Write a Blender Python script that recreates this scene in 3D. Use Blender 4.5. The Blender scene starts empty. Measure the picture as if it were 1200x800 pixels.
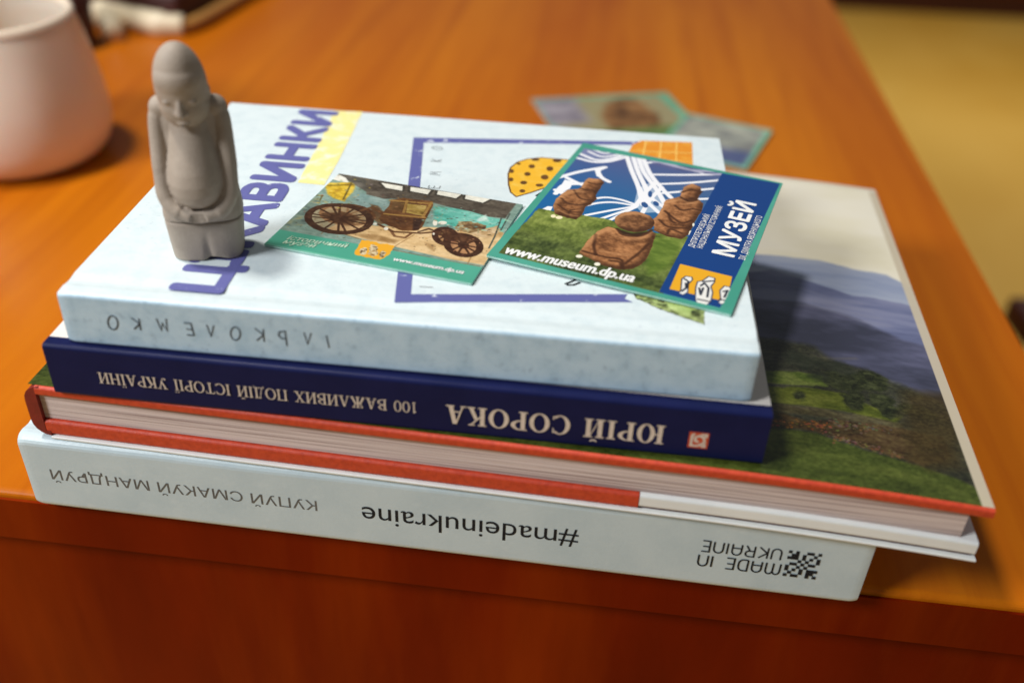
import bpy, bmesh, math, random
import numpy as np
from mathutils import Matrix, Vector

# ------------------------------------------------------------------ camera, light, exposure
scene = bpy.context.scene
COL = scene.collection
R = math.radians
cam = bpy.data.cameras.new('camera'); cam_ob = bpy.data.objects.new('camera', cam); COL.objects.link(cam_ob)
cam.sensor_width = 36; cam.lens = 34.16; cam.clip_start = 0.01; cam.clip_end = 50
cx_, cy_, cz_ = (0.99900109, 0.02547798, 0.03671098), (-0.04468583, 0.5695884, 0.82071447), (0.0, -0.82153511, 0.57015793)
cam_ob.matrix_world = Matrix(((cx_[0], cy_[0], cz_[0], 0.02153266), (cx_[1], cy_[1], cz_[1], -0.273378),
                              (cx_[2], cy_[2], cz_[2], 0.25050795), (0, 0, 0, 1)))
cam.dof.use_dof = True; cam.dof.focus_distance = 0.335; cam.dof.aperture_fstop = 4.6
scene.camera = cam_ob
world = bpy.data.worlds.new('World'); scene.world = world; world.use_nodes = True
world.node_tree.nodes['Background'].inputs[0].default_value = (0.93, 0.97, 1.0, 1)
world.node_tree.nodes['Background'].inputs[1].default_value = 0.14
def lamp(name, loc, target, size, watts, color):
    l = bpy.data.lights.new(name, 'AREA'); l.shape = 'DISK'; l.size = size; l.energy = watts; l.color = color
    o = bpy.data.objects.new(name, l); COL.objects.link(o); o.location = loc
    o.rotation_euler = (Vector(target) - Vector(loc)).to_track_quat('-Z', 'Y').to_euler()
    return o
lamp('ceiling_lamp', (-0.60, 0.12, 1.66), (0, 0.05, 0.08), 0.2, 21.5, (1.0, 0.955, 0.88))
lamp('front_left_fill', (-1.12, -0.64, 1.05), (0, 0, 0.04), 0.45, 24.5, (0.96, 0.98, 1.0))  # unseen soft fill, added from the front left to brighten the spines
fl_ = lamp('far_floor_fill', (1.5, 2.3, 1.3), (1.3, 2.3, -.74),   .4, 5.5, (1.0, .95, .86)); fl_.data.spread = R(100)  # unseen downward light, added to brighten the far floor
scene.view_settings.view_transform = 'Standard'; scene.view_settings.look = 'None'
scene.view_settings.exposure = 0.0; scene.view_settings.gamma = 1.0

# ------------------------------------------------------------------ helpers
def lin(c):
    return tuple((v / 255 / 12.92) if v / 255 <= .04045 else ((v / 255 + .055) / 1.055) ** 2.4 for v in c)

def mat(name, col, rough=.6, col2=None, scale=60, stretch=(1, 1, 1), detail=4, lo=.4, hi=.65, bump=0, bump_scale=900,
        coat=0, spec=.5, col3=None, scale3=20, lo3=.45, hi3=.6, fac3=1.0, stretch3=(1, 1, 1), sss=0, rough2=None, bump_stretch=None):
    m = bpy.data.materials.new(name); m.use_nodes = True
    nt = m.node_tree; N = nt.nodes; L = nt.links
    b = N['Principled BSDF']
    b.inputs['Base Color'].default_value = (*col, 1); b.inputs['Roughness'].default_value = rough
    b.inputs['Specular IOR Level'].default_value = spec; b.inputs['Coat Weight'].default_value = coat
    b.inputs['Coat Roughness'].default_value = .15
    if sss:
        b.inputs['Subsurface Weight'].default_value = sss; b.inputs['Subsurface Radius'].default_value = (.01, .006, .004)
        b.inputs['Subsurface Scale'].default_value = 1
    tc = N.new('ShaderNodeTexCoord')
    def noise(sc, st, det):
        mp = N.new('ShaderNodeMapping'); mp.inputs['Scale'].default_value = st
        L.new(tc.outputs['Object'], mp.inputs[0])
        n = N.new('ShaderNodeTexNoise'); n.inputs['Scale'].default_value = sc; n.inputs['Detail'].default_value = det
        n.inputs['Roughness'].default_value = .62
        L.new(mp.outputs[0], n.inputs['Vector']); return n
    def ramp(n, a, c):
        r = N.new('ShaderNodeMapRange'); r.inputs[1].default_value = a; r.inputs[2].default_value = c
        L.new(n.outputs['Fac'], r.inputs[0]); return r
    prev = None
    if col2:
        r = ramp(noise(scale, stretch, detail), lo, hi)
        mx = N.new('ShaderNodeMix'); mx.data_type = 'RGBA'
        mx.inputs[6].default_value = (*col, 1); mx.inputs[7].default_value = (*col2, 1)
        L.new(r.outputs[0], mx.inputs[0]); prev = mx.outputs[2]
        if rough2 is not None:
            rr = N.new('ShaderNodeMapRange'); rr.inputs[3].default_value = rough; rr.inputs[4].default_value = rough2
            L.new(r.outputs[0], rr.inputs[0]); L.new(rr.outputs[0], b.inputs['Roughness'])
    if col3:
        r = ramp(noise(scale3, stretch3, 6), lo3, hi3)
        mu = N.new('ShaderNodeMath'); mu.operation = 'MULTIPLY'; mu.inputs[1].default_value = fac3
        L.new(r.outputs[0], mu.inputs[0])
        mx = N.new('ShaderNodeMix'); mx.data_type = 'RGBA'
        if prev: L.new(prev, mx.inputs[6])
        else: mx.inputs[6].default_value = (*col, 1)
        mx.inputs[7].default_value = (*col3, 1)
        L.new(mu.outputs[0], mx.inputs[0]); prev = mx.outputs[2]
    if prev: L.new(prev, b.inputs['Base Color'])
    if bump:
        bp = N.new('ShaderNodeBump'); bp.inputs['Strength'].default_value = bump; bp.inputs['Distance'].default_value = .0004
        L.new(noise(bump_scale, bump_stretch or (1, 1, 1), 3).outputs['Fac'], bp.inputs['Height']); L.new(bp.outputs[0], b.inputs['Normal'])
    return m

def ink(name, col, under, scale=260, lo=.60, hi=.66, rough=.55):
    """printing ink, chipped where the paper shows through"""
    return mat(name, col, rough, col2=under, scale=scale, lo=lo, hi=hi, detail=5)

def print_mat(name, rough=.3, spec=.5, coat=0):
    m = bpy.data.materials.new(name); m.use_nodes = True
    nt = m.node_tree; b = nt.nodes['Principled BSDF']
    a = nt.nodes.new('ShaderNodeAttribute'); a.attribute_name = 'print'
    nt.links.new(a.outputs['Color'], b.inputs['Base Color'])
    b.inputs['Roughness'].default_value = rough; b.inputs['Specular IOR Level'].default_value = spec
    b.inputs['Coat Weight'].default_value = coat; b.inputs['Coat Roughness'].default_value = .08
    tc = nt.nodes.new('ShaderNodeTexCoord'); n = nt.nodes.new('ShaderNodeTexNoise'); n.inputs['Scale'].default_value = 60
    bp = nt.nodes.new('ShaderNodeBump'); bp.inputs['Strength'].default_value = .12; bp.inputs['Distance'].default_value = .0006
    nt.links.new(tc.outputs['Object'], n.inputs['Vector']); nt.links.new(n.outputs['Fac'], bp.inputs['Height'])
    nt.links.new(bp.outputs[0], b.inputs['Normal'])
    return m

def link(name, me, m, parent=None, smooth=False):
    me.name = name
    o = bpy.data.objects.new(name, me); COL.objects.link(o)
    if m is not None:
        me.materials.clear(); me.materials.append(m)
    if parent is not None: o.parent = parent
    if smooth: me.polygons.foreach_set('use_smooth', [True] * len(me.polygons))
    return o

def bm_link(name, bm, m, parent=None, smooth=False):
    bmesh.ops.recalc_face_normals(bm, faces=bm.faces)
    me = bpy.data.meshes.new(name); bm.to_mesh(me); bm.free()
    return link(name, me, m, parent, smooth)

def thing(name, label, cat, loc=(0, 0, 0), yaw=0, group=None, rot=None):
    o = bpy.data.objects.new(name, None); COL.objects.link(o); o.empty_display_size = .02
    o.location = loc; o.rotation_euler = rot or (0, 0, yaw)
    o['label'] = label; o['category'] = cat
    if group: o['group'] = group
    return o

def box(name, lo, hi, m, parent=None, bevel=0, seg=2):
    bm = bmesh.new(); bmesh.ops.create_cube(bm, size=1)
    for v in bm.verts:
        v.co = Vector([(lo[i] + hi[i]) / 2 + v.co[i] * (hi[i] - lo[i]) for i in range(3)])
    if bevel: bmesh.ops.bevel(bm, geom=bm.edges[:], offset=bevel, segments=seg, affect='EDGES', profile=.5)
    return bm_link(name, bm, m, parent, smooth=False)

def extrude(name, prof, a, b, axis, m, parent=None, seg=1, bend=None, smooth=False, warp=None):
    """closed profile in (p, z), swept along axis 'x' or 'y' from a to b"""
    bm = bmesh.new(); rings = []
    st_ = [a + (b - a) * k / seg for k in range(seg + 1)]
    if warp:
        ends = (0, .0004, .0009, .0016, .0026, .004)
        st_ = sorted({a + e for e in ends} | {b - e for e in ends} | {v for v in st_ if a + .005 < v < b - .005}); seg = len(st_) - 1
    for s in st_:
        rings.append([bm.verts.new((s, p, z) if axis == 'x' else (p, s, z)) for p, z in prof])
    n = len(prof)
    for k in range(seg):
        for i in range(n):
            bm.faces.new((rings[k][i], rings[k][(i + 1) % n], rings[k + 1][(i + 1) % n], rings[k + 1][i]))
    for rg in (rings[0], rings[-1]):
        bmesh.ops.triangle_fill(bm, edges=[e for e in {bm.edges.get((rg[i], rg[(i + 1) % n])) for i in range(n)} if e], use_beauty=True)
    if bend:
        for v in bm.verts: v.co.z += bend(v.co.x, v.co.y)
    if warp:
        for v in bm.verts: v.co = warp(v.co)
    return bm_link(name, bm, m, parent, smooth)

def arc(cx, cz, r, a0, a1, n=5):
    return [(cx + r * math.cos(R(a0 + (a1 - a0) * i / n)), cz + r * math.sin(R(a0 + (a1 - a0) * i / n))) for i in range(n + 1)]

def case_profile(W, t, board, rs, groove=.0):
    """hardcover case: spine at p=0, boards out to p=W; outer then inner outline"""
    r2 = .0007
    p = arc(W - r2, t - r2, r2, 0, 90, 3)
    if groove: p += [(.0125, t), (.0100, t - groove * .7), (.0082, t - groove), (.0064, t - groove * .6), (.0048, t)]
    p += arc(rs, t - rs, rs, 90, 180, 5) + arc(rs, rs, rs, 180, 270, 5)
    p += arc(W - r2, r2, r2, 270, 360, 3)
    p += [(W, board), (board, board), (board, t - board), (W, t - board)]
    return p

def lathe(name, prof, m, parent=None, seg=48, loc=(0, 0, 0), close=True):
    bm = bmesh.new(); rings = []
    for r, z in prof:
        rings.append([bm.verts.new((loc[0] + r * math.cos(2 * math.pi * i / seg), loc[1] + r * math.sin(2 * math.pi * i / seg), loc[2] + z)) for i in range(seg)])
    for a, b in zip(rings, rings[1:]):
        for i in range(seg): bm.faces.new((a[i], a[(i + 1) % seg], b[(i + 1) % seg], b[i]))
    if close:
        bm.faces.new(rings[0]); bm.faces.new(rings[-1])
    return bm_link(name, bm, m, parent, smooth=True)

def tube(bm, pts, rad, seg=12):
    pts = [Vector(p) for p in pts]; rads = rad if isinstance(rad, (list, tuple)) else [rad] * len(pts)
    prev = None
    for i, p in enumerate(pts):
        d = (pts[min(i + 1, len(pts) - 1)] - pts[max(i - 1, 0)]).normalized()
        u = d.orthogonal().normalized() if i == 0 else (u0 - d * u0.dot(d)).normalized()
        u0 = u; w = d.cross(u)
        ring = [bm.verts.new(p + (u * math.cos(2 * math.pi * k / seg) + w * math.sin(2 * math.pi * k / seg)) * rads[i]) for k in range(seg)]
        if prev:
            for k in range(seg): bm.faces.new((prev[k], prev[(k + 1) % seg], ring[(k + 1) % seg], ring[k]))
        else: bm.faces.new(ring)
        prev = ring
    bm.faces.new(prev)

def smooth_path(pts, n=8):
    out = []; P = [Vector(p) for p in pts]; P = [P[0] * 2 - P[1]] + P + [P[-1] * 2 - P[-2]]
    for i in range(1, len(P) - 2):
        for k in range(n):
            t = k / n; a, b, c, d = P[i - 1], P[i], P[i + 1], P[i + 2]
            out.append(.5 * ((2 * b) + (c - a) * t + (2 * a - 5 * b + 4 * c - d) * t * t + (3 * b - 3 * c + d - a) * t ** 3))
    out.append(P[-2]); return out

# flat ink shapes on a plane: frame gives origin, right and up as 3-vectors (metres)
class Flat:
    def __init__(self, origin, right, up):
        self.o = Vector(origin); self.r = Vector(right); self.u = Vector(up); self.n = self.r.cross(self.u)
        self.bm = bmesh.new(); self.k = 0
    def P(self, q, h): return self.o + self.r * q[0] + self.u * q[1] + self.n * h
    def poly(self, pts):
        self.k += 1; h = self.k * 4e-6
        vs = [self.bm.verts.new(self.P(q, h)) for q in pts]
        es = [self.bm.edges.new((vs[i], vs[(i + 1) % len(vs)])) for i in range(len(vs))]
        bmesh.ops.triangle_fill(self.bm, edges=es, use_beauty=True)
    def ring(self, outer, inner, closed=True):
        self.k += 1; h = self.k * 4e-6; n = len(outer)
        a = [self.bm.verts.new(self.P(q, h)) for q in outer]; b = [self.bm.verts.new(self.P(q, h)) for q in inner]
        for i in range(n if closed else n - 1):
            j = (i + 1) % n; self.bm.faces.new((a[i], a[j], b[j], b[i]))
    def stroke(self, pts, w, closed=False):
        n = len(pts); A = []; B = []
        for i, p in enumerate(pts):
            q0 = pts[(i - 1) % n] if (closed or i) else pts[0]; q1 = pts[(i + 1) % n] if (closed or i < n - 1) else pts[-1]
            d0 = Vector((p[0] - q0[0], p[1] - q0[1])); d1 = Vector((q1[0] - p[0], q1[1] - p[1]))
            d = (d0.normalized() if d0.length else d1.normalized()) + (d1.normalized() if d1.length else d0.normalized())
            d = d.normalized() if d.length > 1e-6 else d1.normalized()
            nn = Vector((-d.y, d.x)); c = max(.5, abs(nn.dot(Vector((-d1.y, d1.x)).normalized())) if d1.length else 1)
            A.append((p[0] + nn.x * w / 2 / c, p[1] + nn.y * w / 2 / c)); B.append((p[0] - nn.x * w / 2 / c, p[1] - nn.y * w / 2 / c))
        self.ring(A, B, closed)
    def done(self, name, m, parent):
        me = bpy.data.meshes.new(name); self.bm.to_mesh(me); self.bm.free()
        # all faces look along n
        flip = [p.index for p in me.polygons if p.normal.dot(self.n) < 0]
        if flip:
            b = bmesh.new(); b.from_mesh(me); b.faces.ensure_lookup_table()
            bmesh.ops.reverse_faces(b, faces=[b.faces[i] for i in flip]); b.to_mesh(me); b.free()
        return link(name, me, m, parent)

def text(name, s, p0, p1, up, height, m, parent, bold=0.0, shear=0.0, space=1.0, ref='Н'):
    """lettering from p0 to p1 (baseline, metres, parent's space); up = unit vector; height = height of the letter ref"""
    def mesh(t):
        c = bpy.data.curves.new(name, 'FONT'); c.body = t; c.size = 1; c.offset = 0; c.shear = shear; c.space_character = space
        c.resolution_u = 6; c.dimensions = '2D'; c.fill_mode = 'BOTH'
        o = bpy.data.objects.new(name, c); COL.objects.link(o); bpy.context.view_layer.update()
        me = bpy.data.meshes.new_from_object(o.evaluated_get(bpy.context.evaluated_depsgraph_get()))
        bpy.data.objects.remove(o); bpy.data.curves.remove(c)
        a = np.empty(len(me.vertices) * 3); me.vertices.foreach_get('co', a); return me, a.reshape(-1, 3)
    _, h = mesh(ref); me, a = mesh(s)
    p0, p1, up = Vector(p0), Vector(p1), Vector(up).normalized(); r = p1 - p0
    x = (a[:, 0] - a[:, 0].min()) / (a[:, 0].max() - a[:, 0].min()); y = a[:, 1] / h[:, 1].max() * height
    co = np.array(p0)[None] + x[:, None] * np.array(r)[None] + y[:, None] * np.array(up)[None]
    n = r.normalized().cross(up)
    me.vertices.foreach_set('co', co.ravel()); me.update()
    b = bmesh.new(); b.from_mesh(me)   # glyph outlines may overlap: lift neighbouring faces by microns so that none coincide
    bmesh.ops.split_edges(b, edges=b.edges[:])
    for k, f_ in enumerate(b.faces):
        for v in f_.verts: v.co += n * ((k * 3 % 7) * 1.5e-6)
    b.to_mesh(me); b.free(); me.update()
    if bold:  # heavier strokes: shifted copies, each a few microns above the last
        b = bmesh.new(); b.from_mesh(me); base = b.faces[:]; rh = r.normalized(); k = 0
        for i in range(8):
            g_ = bmesh.ops.duplicate(b, geom=base); k += 1
            off = (rh * math.cos(i * math.pi / 4) + up * math.sin(i * math.pi / 4)) * bold * height * 1.35 + n * (k * 1.2e-5)
            bmesh.ops.translate(b, vec=off, verts=[v for v in g_['geom'] if isinstance(v, bmesh.types.BMVert)])
        b.to_mesh(me); b.free(); me.update()
    if me.polygons and sum(p.normal.dot(n) for p in me.polygons) < 0: me.flip_normals()
    return link(name, me, m, parent)

# painted prints: a fine mesh whose vertices carry the printed colours
rng = np.random.default_rng(5)
class Canvas:
    def __init__(self, u0, v0, u1, v1, ppmm):
        self.b = (u0, v0, u1, v1); self.s = ppmm
        self.nx = int(round((u1 - u0) * ppmm)) + 1; self.ny = int(round((v1 - v0) * ppmm)) + 1
        self.X, self.Y = np.meshgrid(np.linspace(u0, u1, self.nx), np.linspace(v0, v1, self.ny))
        self.c = np.zeros((self.ny, self.nx, 3)) + 128.
    def noise(self, sx, sy=None, oct=4, seed=0):
        sy = sy or sx; out = 0; amp = 1; tot = 0; g = np.random.default_rng(seed)
        for _ in range(oct):
            T = g.random((64, 64)); x = self.X / sx + 17.3; y = self.Y / sy + 9.1
            xi = np.floor(x).astype(int); yi = np.floor(y).astype(int); fx = x - xi; fy = y - yi
            fx = fx * fx * (3 - 2 * fx); fy = fy * fy * (3 - 2 * fy)
            g4 = lambda i, j: T[(yi + j) % 64, (xi + i) % 64]
            out = out + amp * ((g4(0, 0) * (1 - fx) + g4(1, 0) * fx) * (1 - fy) + (g4(0, 1) * (1 - fx) + g4(1, 1) * fx) * fy)
            tot += amp; amp *= .55; sx /= 2; sy /= 2
        return out / tot
    def mix(self, cov, col):
        cov = cov[..., None]; self.c = self.c * (1 - cov) + np.asarray(col, float) * cov
    def cover(self, pts, soft=0, rough=0, rs=3, seed=1):
        P = np.asarray(pts, float); x, y = self.X, self.Y
        d = np.full(x.shape, 1e9); ins = np.zeros(x.shape, bool)
        for (ax, ay), (bx, by) in zip(P, np.roll(P, -1, 0)):
            ex, ey = bx - ax, by - ay; L = ex * ex + ey * ey + 1e-12
            t = np.clip(((x - ax) * ex + (y - ay) * ey) / L, 0, 1)
            d = np.minimum(d, (x - ax - t * ex) ** 2 + (y - ay - t * ey) ** 2)
            if ay != by: ins ^= ((ay > y) != (by > y)) & (x < ex * (y - ay) / (by - ay) + ax)
        d = np.sqrt(d) * np.where(ins, -1, 1)
        if rough: d = d + (self.noise(rs, seed=seed) - .5) * 2 * rough
        w = max(soft, .5 / self.s)
        return np.clip(.5 - d / (2 * w), 0, 1)
    def poly(self, pts, col, a=1, soft=0, rough=0, rs=3, seed=1):
        self.mix(self.cover(pts, soft, rough, rs, seed) * a, col)
    def line(self, pts, w, col, a=1, soft=0, closed=False):
        pts = list(pts) + ([pts[0]] if closed else []); d = np.full(self.X.shape, 1e9)
        for (ax, ay), (bx, by) in zip(pts, pts[1:]):
            ex, ey = bx - ax, by - ay; L = ex * ex + ey * ey + 1e-12
            t = np.clip(((self.X - ax) * ex + (self.Y - ay) * ey) / L, 0, 1)
            d = np.minimum(d, (self.X - ax - t * ex) ** 2 + (self.Y - ay - t * ey) ** 2)
        s = max(soft, .5 / self.s)
        self.mix(np.clip(.5 - (np.sqrt(d) - w / 2) / (2 * s), 0, 1) * a, col)
    def curve(self, pts, w, col, a=1, soft=0):
        q = smooth_path([(p[0], p[1], 0) for p in pts], 6); self.line([(p.x, p.y) for p in q], w, col, a, soft)
    def mottle(self, cov, cols, sx, sy=None, seed=0, a=1):
        n = self.noise(sx, sy, 5, seed); n = np.clip((n - .28) / .44, 0, 1) * (len(cols) - 1)
        i = np.minimum(n.astype(int), len(cols) - 2); f = (n - i)[..., None]; C = np.asarray(cols, float)
        col = C[i] * (1 - f) + C[i + 1] * f; cov = cov[..., None] * a
        self.c = self.c * (1 - cov) + col * cov
    def sheet(self, name, z, m, parent, bend=None, gain=.92, mask=None):
        nx, ny = self.nx, self.ny; zz = np.full(self.X.shape, z)
        x, y = self.X / 1000, self.Y / 1000
        if bend: zz = zz + np.vectorize(bend)(x, y)
        co = np.stack([x, y, zz], -1).reshape(-1, 3)
        i = np.arange(nx * ny).reshape(ny, nx)
        f = np.stack([i[:-1, :-1], i[:-1, 1:], i[1:, 1:], i[1:, :-1]], -1).reshape(-1, 4)
        if mask is not None: f = f[(mask.ravel()[f] > .5).all(1)]
        me = bpy.data.meshes.new(name); me.vertices.add(len(co)); me.vertices.foreach_set('co', co.ravel())
        me.loops.add(f.size); me.loops.foreach_set('vertex_index', f.ravel())
        me.polygons.add(len(f)); me.polygons.foreach_set('loop_start', np.arange(0, f.size, 4))
        me.update(calc_edges=True)
        c = np.clip(self.c, 0, 255) / 255; c = np.where(c <= .04045, c / 12.92, ((c + .055) / 1.055) ** 2.4) * gain
        at = me.color_attributes.new('print', 'FLOAT_COLOR', 'POINT')
        at.data.foreach_set('color', np.concatenate([c.reshape(-1, 3), np.ones((nx * ny, 1))], 1).ravel().astype(np.float32))
        return link(name, me, m, parent)

# serif capitals built from stems, hairlines and bowls (cap height 1)
def serif_line(flat, s, x0, x1, y0, H, right, S=.17, h=.055, widths=None):
    """letters placed from x0 to x1 along right; up to the caller's frame"""
    T = h; sf = .09
    def glyph(ch):
        P = []; Rg = []
        def rect(a, b, c, d): P.append([(a, b), (c, b), (c, d), (a, d)])
        def stem(x, w=S, y0=0, y1=1, top=True, bot=True):
            rect(x, y0, x + w, y1)
            if bot: rect(x - sf, y0, x + w + sf, y0 + T)
            if top: rect(x - sf, y1 - T, x + w + sf, y1)
        def diag(xa, ya, xb, yb, w): P.append([(xa, ya), (xa + w, ya), (xb + w, yb), (xb, yb)])
        def bowl(cx, cy, rx, ry, tx, ty, a0=0, a1=360):
            n = 28; c = abs(a1 - a0) >= 360
            an = [R(a0 + (a1 - a0) * i / n) for i in range(n if c else n + 1)]
            Rg.append(([(cx + rx * math.cos(a), cy + ry * math.sin(a)) for a in an], [(cx + (rx - tx) * math.cos(a), cy + (ry - ty) * math.sin(a)) for a in an], c))
        def breve(x):
            n = 10; an = [R(200 + 140 * i / n) for i in range(n + 1)]
            Rg.append(([(x + .17 * math.cos(a), 1.26 + .16 * math.sin(a)) for a in an], [(x + .12 * math.cos(a), 1.27 + .09 * math.sin(a)) for a in an], False))
        def dots(x):
            for dx in (-.11, .11): P.append([(x + dx + .055 * math.cos(R(a)), 1.17 + .055 * math.sin(R(a))) for a in range(0, 360, 45)])
        w = .8
        if ch in 'ІЇ':
            stem(sf + .02); w = S + 2 * sf + .04
            if ch == 'Ї': dots(sf + .02 + S / 2)
        elif ch in 'НИЙП':
            w = .86; stem(sf); stem(w - sf - S)
            if ch == 'Н': rect(sf + S, .48, w - sf - S, .48 + T)
            elif ch == 'П': rect(sf + S, 1 - T, w - sf - S, 1)
            else: P.append([(sf + S, .06), (sf + S, .18), (w - sf - S, .94), (w - sf - S, .82)])
            if ch == 'Й': breve(w / 2)
        elif ch == 'Р': stem(sf); w = .70; bowl(sf + S, .73, w - sf - S, .27, S, T, -90, 90)
        elif ch == 'В':
            stem(sf); w = .74; bowl(sf + S, .76, w - sf - S - .06, .24, S, T, -90, 90); bowl(sf + S, .27, w - sf - S, .27, S, T, -90, 90)
        elif ch == 'О': w = .86; bowl(w / 2, .5, w / 2, .52, S, T)
        elif ch == '0': w = .60; bowl(w / 2, .5, w / 2, .51, S * .85, T)
        elif ch == '1': w = .46; stem(.16, S * .8, top=False); P.append([(.02, .82), (.16, 1), (.20, .96), (.16, .86)])
        elif ch == 'С':
            w = .78; bowl(w / 2 + .04, .5, w / 2 + .04, .52, S, T, 48, 312); rect(w - .10, .70, w - .05, .96); rect(w - .10, .05, w - .05, .24)
        elif ch == 'К':
            w = .80; stem(sf); P.append([(sf + S, .46), (sf + S, .56), (w - .16, .98), (w - .10, .94)]); rect(w - .3, 1 - T, w - .02, 1)
            P.append([(.38, .60), (.52, .68), (w - .02, .0), (w - .2, .0)]); rect(w - .3, 0, w + .04, T)
        elif ch in 'АЛ':
            w = .86; diag(.10, 0, .40, 1, .07); diag(w - .10 - S, 0, .40 - .02, 1, S)
            rect(0, 0, .24, T); rect(w - .36, 0, w, T)
            if ch == 'А': rect(.20, .30, .58, .30 + T)
        elif ch == 'Х':
            w = .84; diag(w - .08 - S, 0, .10, 1, S); diag(.10, 0, w - .18, 1, .07)
            rect(0, 0, .28, T); rect(w - .36, 0, w, T); rect(0, 1 - T, .36, 1); rect(w - .30, 1 - T, w - .02, 1)
        elif ch == 'У':
            w = .80; diag(.40, .30, .08, 1, S); diag(.28, .0, w - .17, 1, .07); rect(0, 1 - T, .34, 1); rect(w - .28, 1 - T, w, 1)
            P.append([(.14 + .085 * math.cos(R(a)), .075 + .075 * math.sin(R(a))) for a in range(0, 360, 40)]); rect(.14, 0, .33, T)
        elif ch == 'Т':
            w = .76; stem(w / 2 - S / 2, top=False); rect(.02, 1 - T, w - .02, 1); rect(.02, .78, .07, 1 - T); rect(w - .07, .78, w - .02, 1 - T)
        elif ch == 'Д':
            w = .86; diag(.16, T, .36, 1, .06); rect(w - .14 - S, T, w - .14, 1); rect(.28, 1 - T, w - .06, 1); rect(.02, 0, w - .02, T)
            rect(.02, -.16, .07, 0); rect(w - .07, -.16, w - .02, 0)
        elif ch == 'Ж':
            w = 1.16; stem(w / 2 - S / 2)
            for sgn in (-1, 1):
                c = w / 2
                P.append([(c + sgn * S / 2, .46), (c + sgn * S / 2, .56), (c + sgn * .36, .98), (c + sgn * .42, .94)])
                P.append([(c + sgn * .14, .55), (c + sgn * .24, .68), (c + sgn * (w / 2 - .02), 0), (c + sgn * (w / 2 - .18), 0)])
                rect(c + sgn * .30 - .1, 1 - T, c + sgn * .30 + .16 * (1 if sgn > 0 else .6), 1); rect(c + sgn * .46 - .12, 0, c + sgn * .46 + .12, T)
        elif ch == 'Ю':
            w = 1.14; stem(sf); rect(sf + S, .48, .46, .48 + T); bowl(.77, .5, .37, .52, S, T)
        elif ch == ' ': w = .42
        return w, P, Rg
    G = [glyph(c) for c in s]; gap = .085
    tot = sum(g[0] for g in G) + gap * (len(G) - 1); sc = (x1 - x0) / tot; x = 0
    f = lambda q: (x0 + (x + q[0]) * sc, y0 + q[1] * H)
    for w, P, Rg in G:
        for p in P: flat.poly([f(q) for q in p])
        for a, b, c in Rg: flat.ring([f(q) for q in a], [f(q) for q in b], c)
        x += w + gap

def mm(p, dz=0):  # local millimetres -> metres
    return (p[0] / 1000, p[1] / 1000, dz)

def worn_case(L, t, amp, ph, pull):
    """slightly wavy boards with rubbed, rounded spine corners"""
    def f(co):
        x, y, z = co
        d = max(0, 1 - min(x, L - x) / .003); corner = d * d * math.exp(-y / .004)
        w = amp * (math.sin(x * 47 + ph) + .6 * math.sin(x * 113 + ph * 2.3) + .35 * math.sin(x * 260 + ph * 3.1))
        k = min(1, y / .02) if z < t / 2 else 1
        return Vector((x, y + pull * corner, z + w * k * (1 if z > t / 2 else .3) - (z - t / 2) * .05 * corner))
    return f

# ------------------------------------------------------------------ materials
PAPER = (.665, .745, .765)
M = {}
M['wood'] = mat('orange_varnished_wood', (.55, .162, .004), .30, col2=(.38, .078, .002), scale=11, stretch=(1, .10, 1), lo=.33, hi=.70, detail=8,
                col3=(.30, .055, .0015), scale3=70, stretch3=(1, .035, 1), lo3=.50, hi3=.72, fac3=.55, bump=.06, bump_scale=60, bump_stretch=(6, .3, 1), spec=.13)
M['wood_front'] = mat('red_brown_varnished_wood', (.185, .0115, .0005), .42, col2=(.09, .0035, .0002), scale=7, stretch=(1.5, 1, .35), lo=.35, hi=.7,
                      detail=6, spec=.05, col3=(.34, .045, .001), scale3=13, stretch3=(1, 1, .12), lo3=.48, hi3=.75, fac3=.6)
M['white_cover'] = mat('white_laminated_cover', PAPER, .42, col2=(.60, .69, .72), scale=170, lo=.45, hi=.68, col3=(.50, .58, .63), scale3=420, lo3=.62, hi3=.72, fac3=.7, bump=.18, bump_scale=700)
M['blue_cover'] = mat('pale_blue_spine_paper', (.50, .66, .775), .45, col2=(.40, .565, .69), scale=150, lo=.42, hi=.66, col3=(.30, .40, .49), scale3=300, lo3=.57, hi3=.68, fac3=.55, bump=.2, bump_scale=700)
M['grey_cover'] = mat('pale_grey_cover', (.545, .65, .69), .4, col2=(.48, .59, .64), scale=45, lo=.4, hi=.7, col3=(.61, .70, .73), scale3=160, lo3=.55, hi3=.7, fac3=.5, bump=.15, bump_scale=800)
M['pages'] = mat('page_edges', (.68, .57, .53), .8, col2=(.34, .25, .235), scale=420, stretch=(.02, .02, 3.6), lo=.46, hi=.62, detail=5, bump=.5, bump_scale=500, bump_stretch=(.02, .02, 3))
M['white_pages'] = mat('white_page_edges', (.78, .76, .72), .8, col2=(.55, .53, .50), scale=420, stretch=(.02, .02, 3.2), lo=.5, hi=.75, bump=.3, bump_scale=500, bump_stretch=(.02, .02, 3))
M['cream_cover'] = mat('cream_paper_cover', (.74, .69, .64), .35, col2=(.70, .64, .59), scale=60)
M['navy'] = mat('navy_laminated_spine', (.0075, .0105, .052), .36, col2=(.010, .013, .064), scale=60, lo=.35, hi=.7, bump=.12, bump_scale=500, spec=.09,
                col3=(.03, .035, .09), scale3=900, lo3=.66, hi3=.74, fac3=.5)
M['red'] = mat('red_cover_cloth', (.60, .062, .022), .5, col2=(.48, .042, .016), scale=500, lo=.4, hi=.65, bump=.35, bump_scale=1800)
M['dark_red'] = mat('dark_red_cloth', (.22, .014, .010), .55, col2=(.16, .01, .008), scale=200, bump=.3, bump_scale=1500)
M['maroon'] = mat('maroon_paper', (.085, .018, .024), .5, col2=(.06, .012, .016), scale=100)
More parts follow.
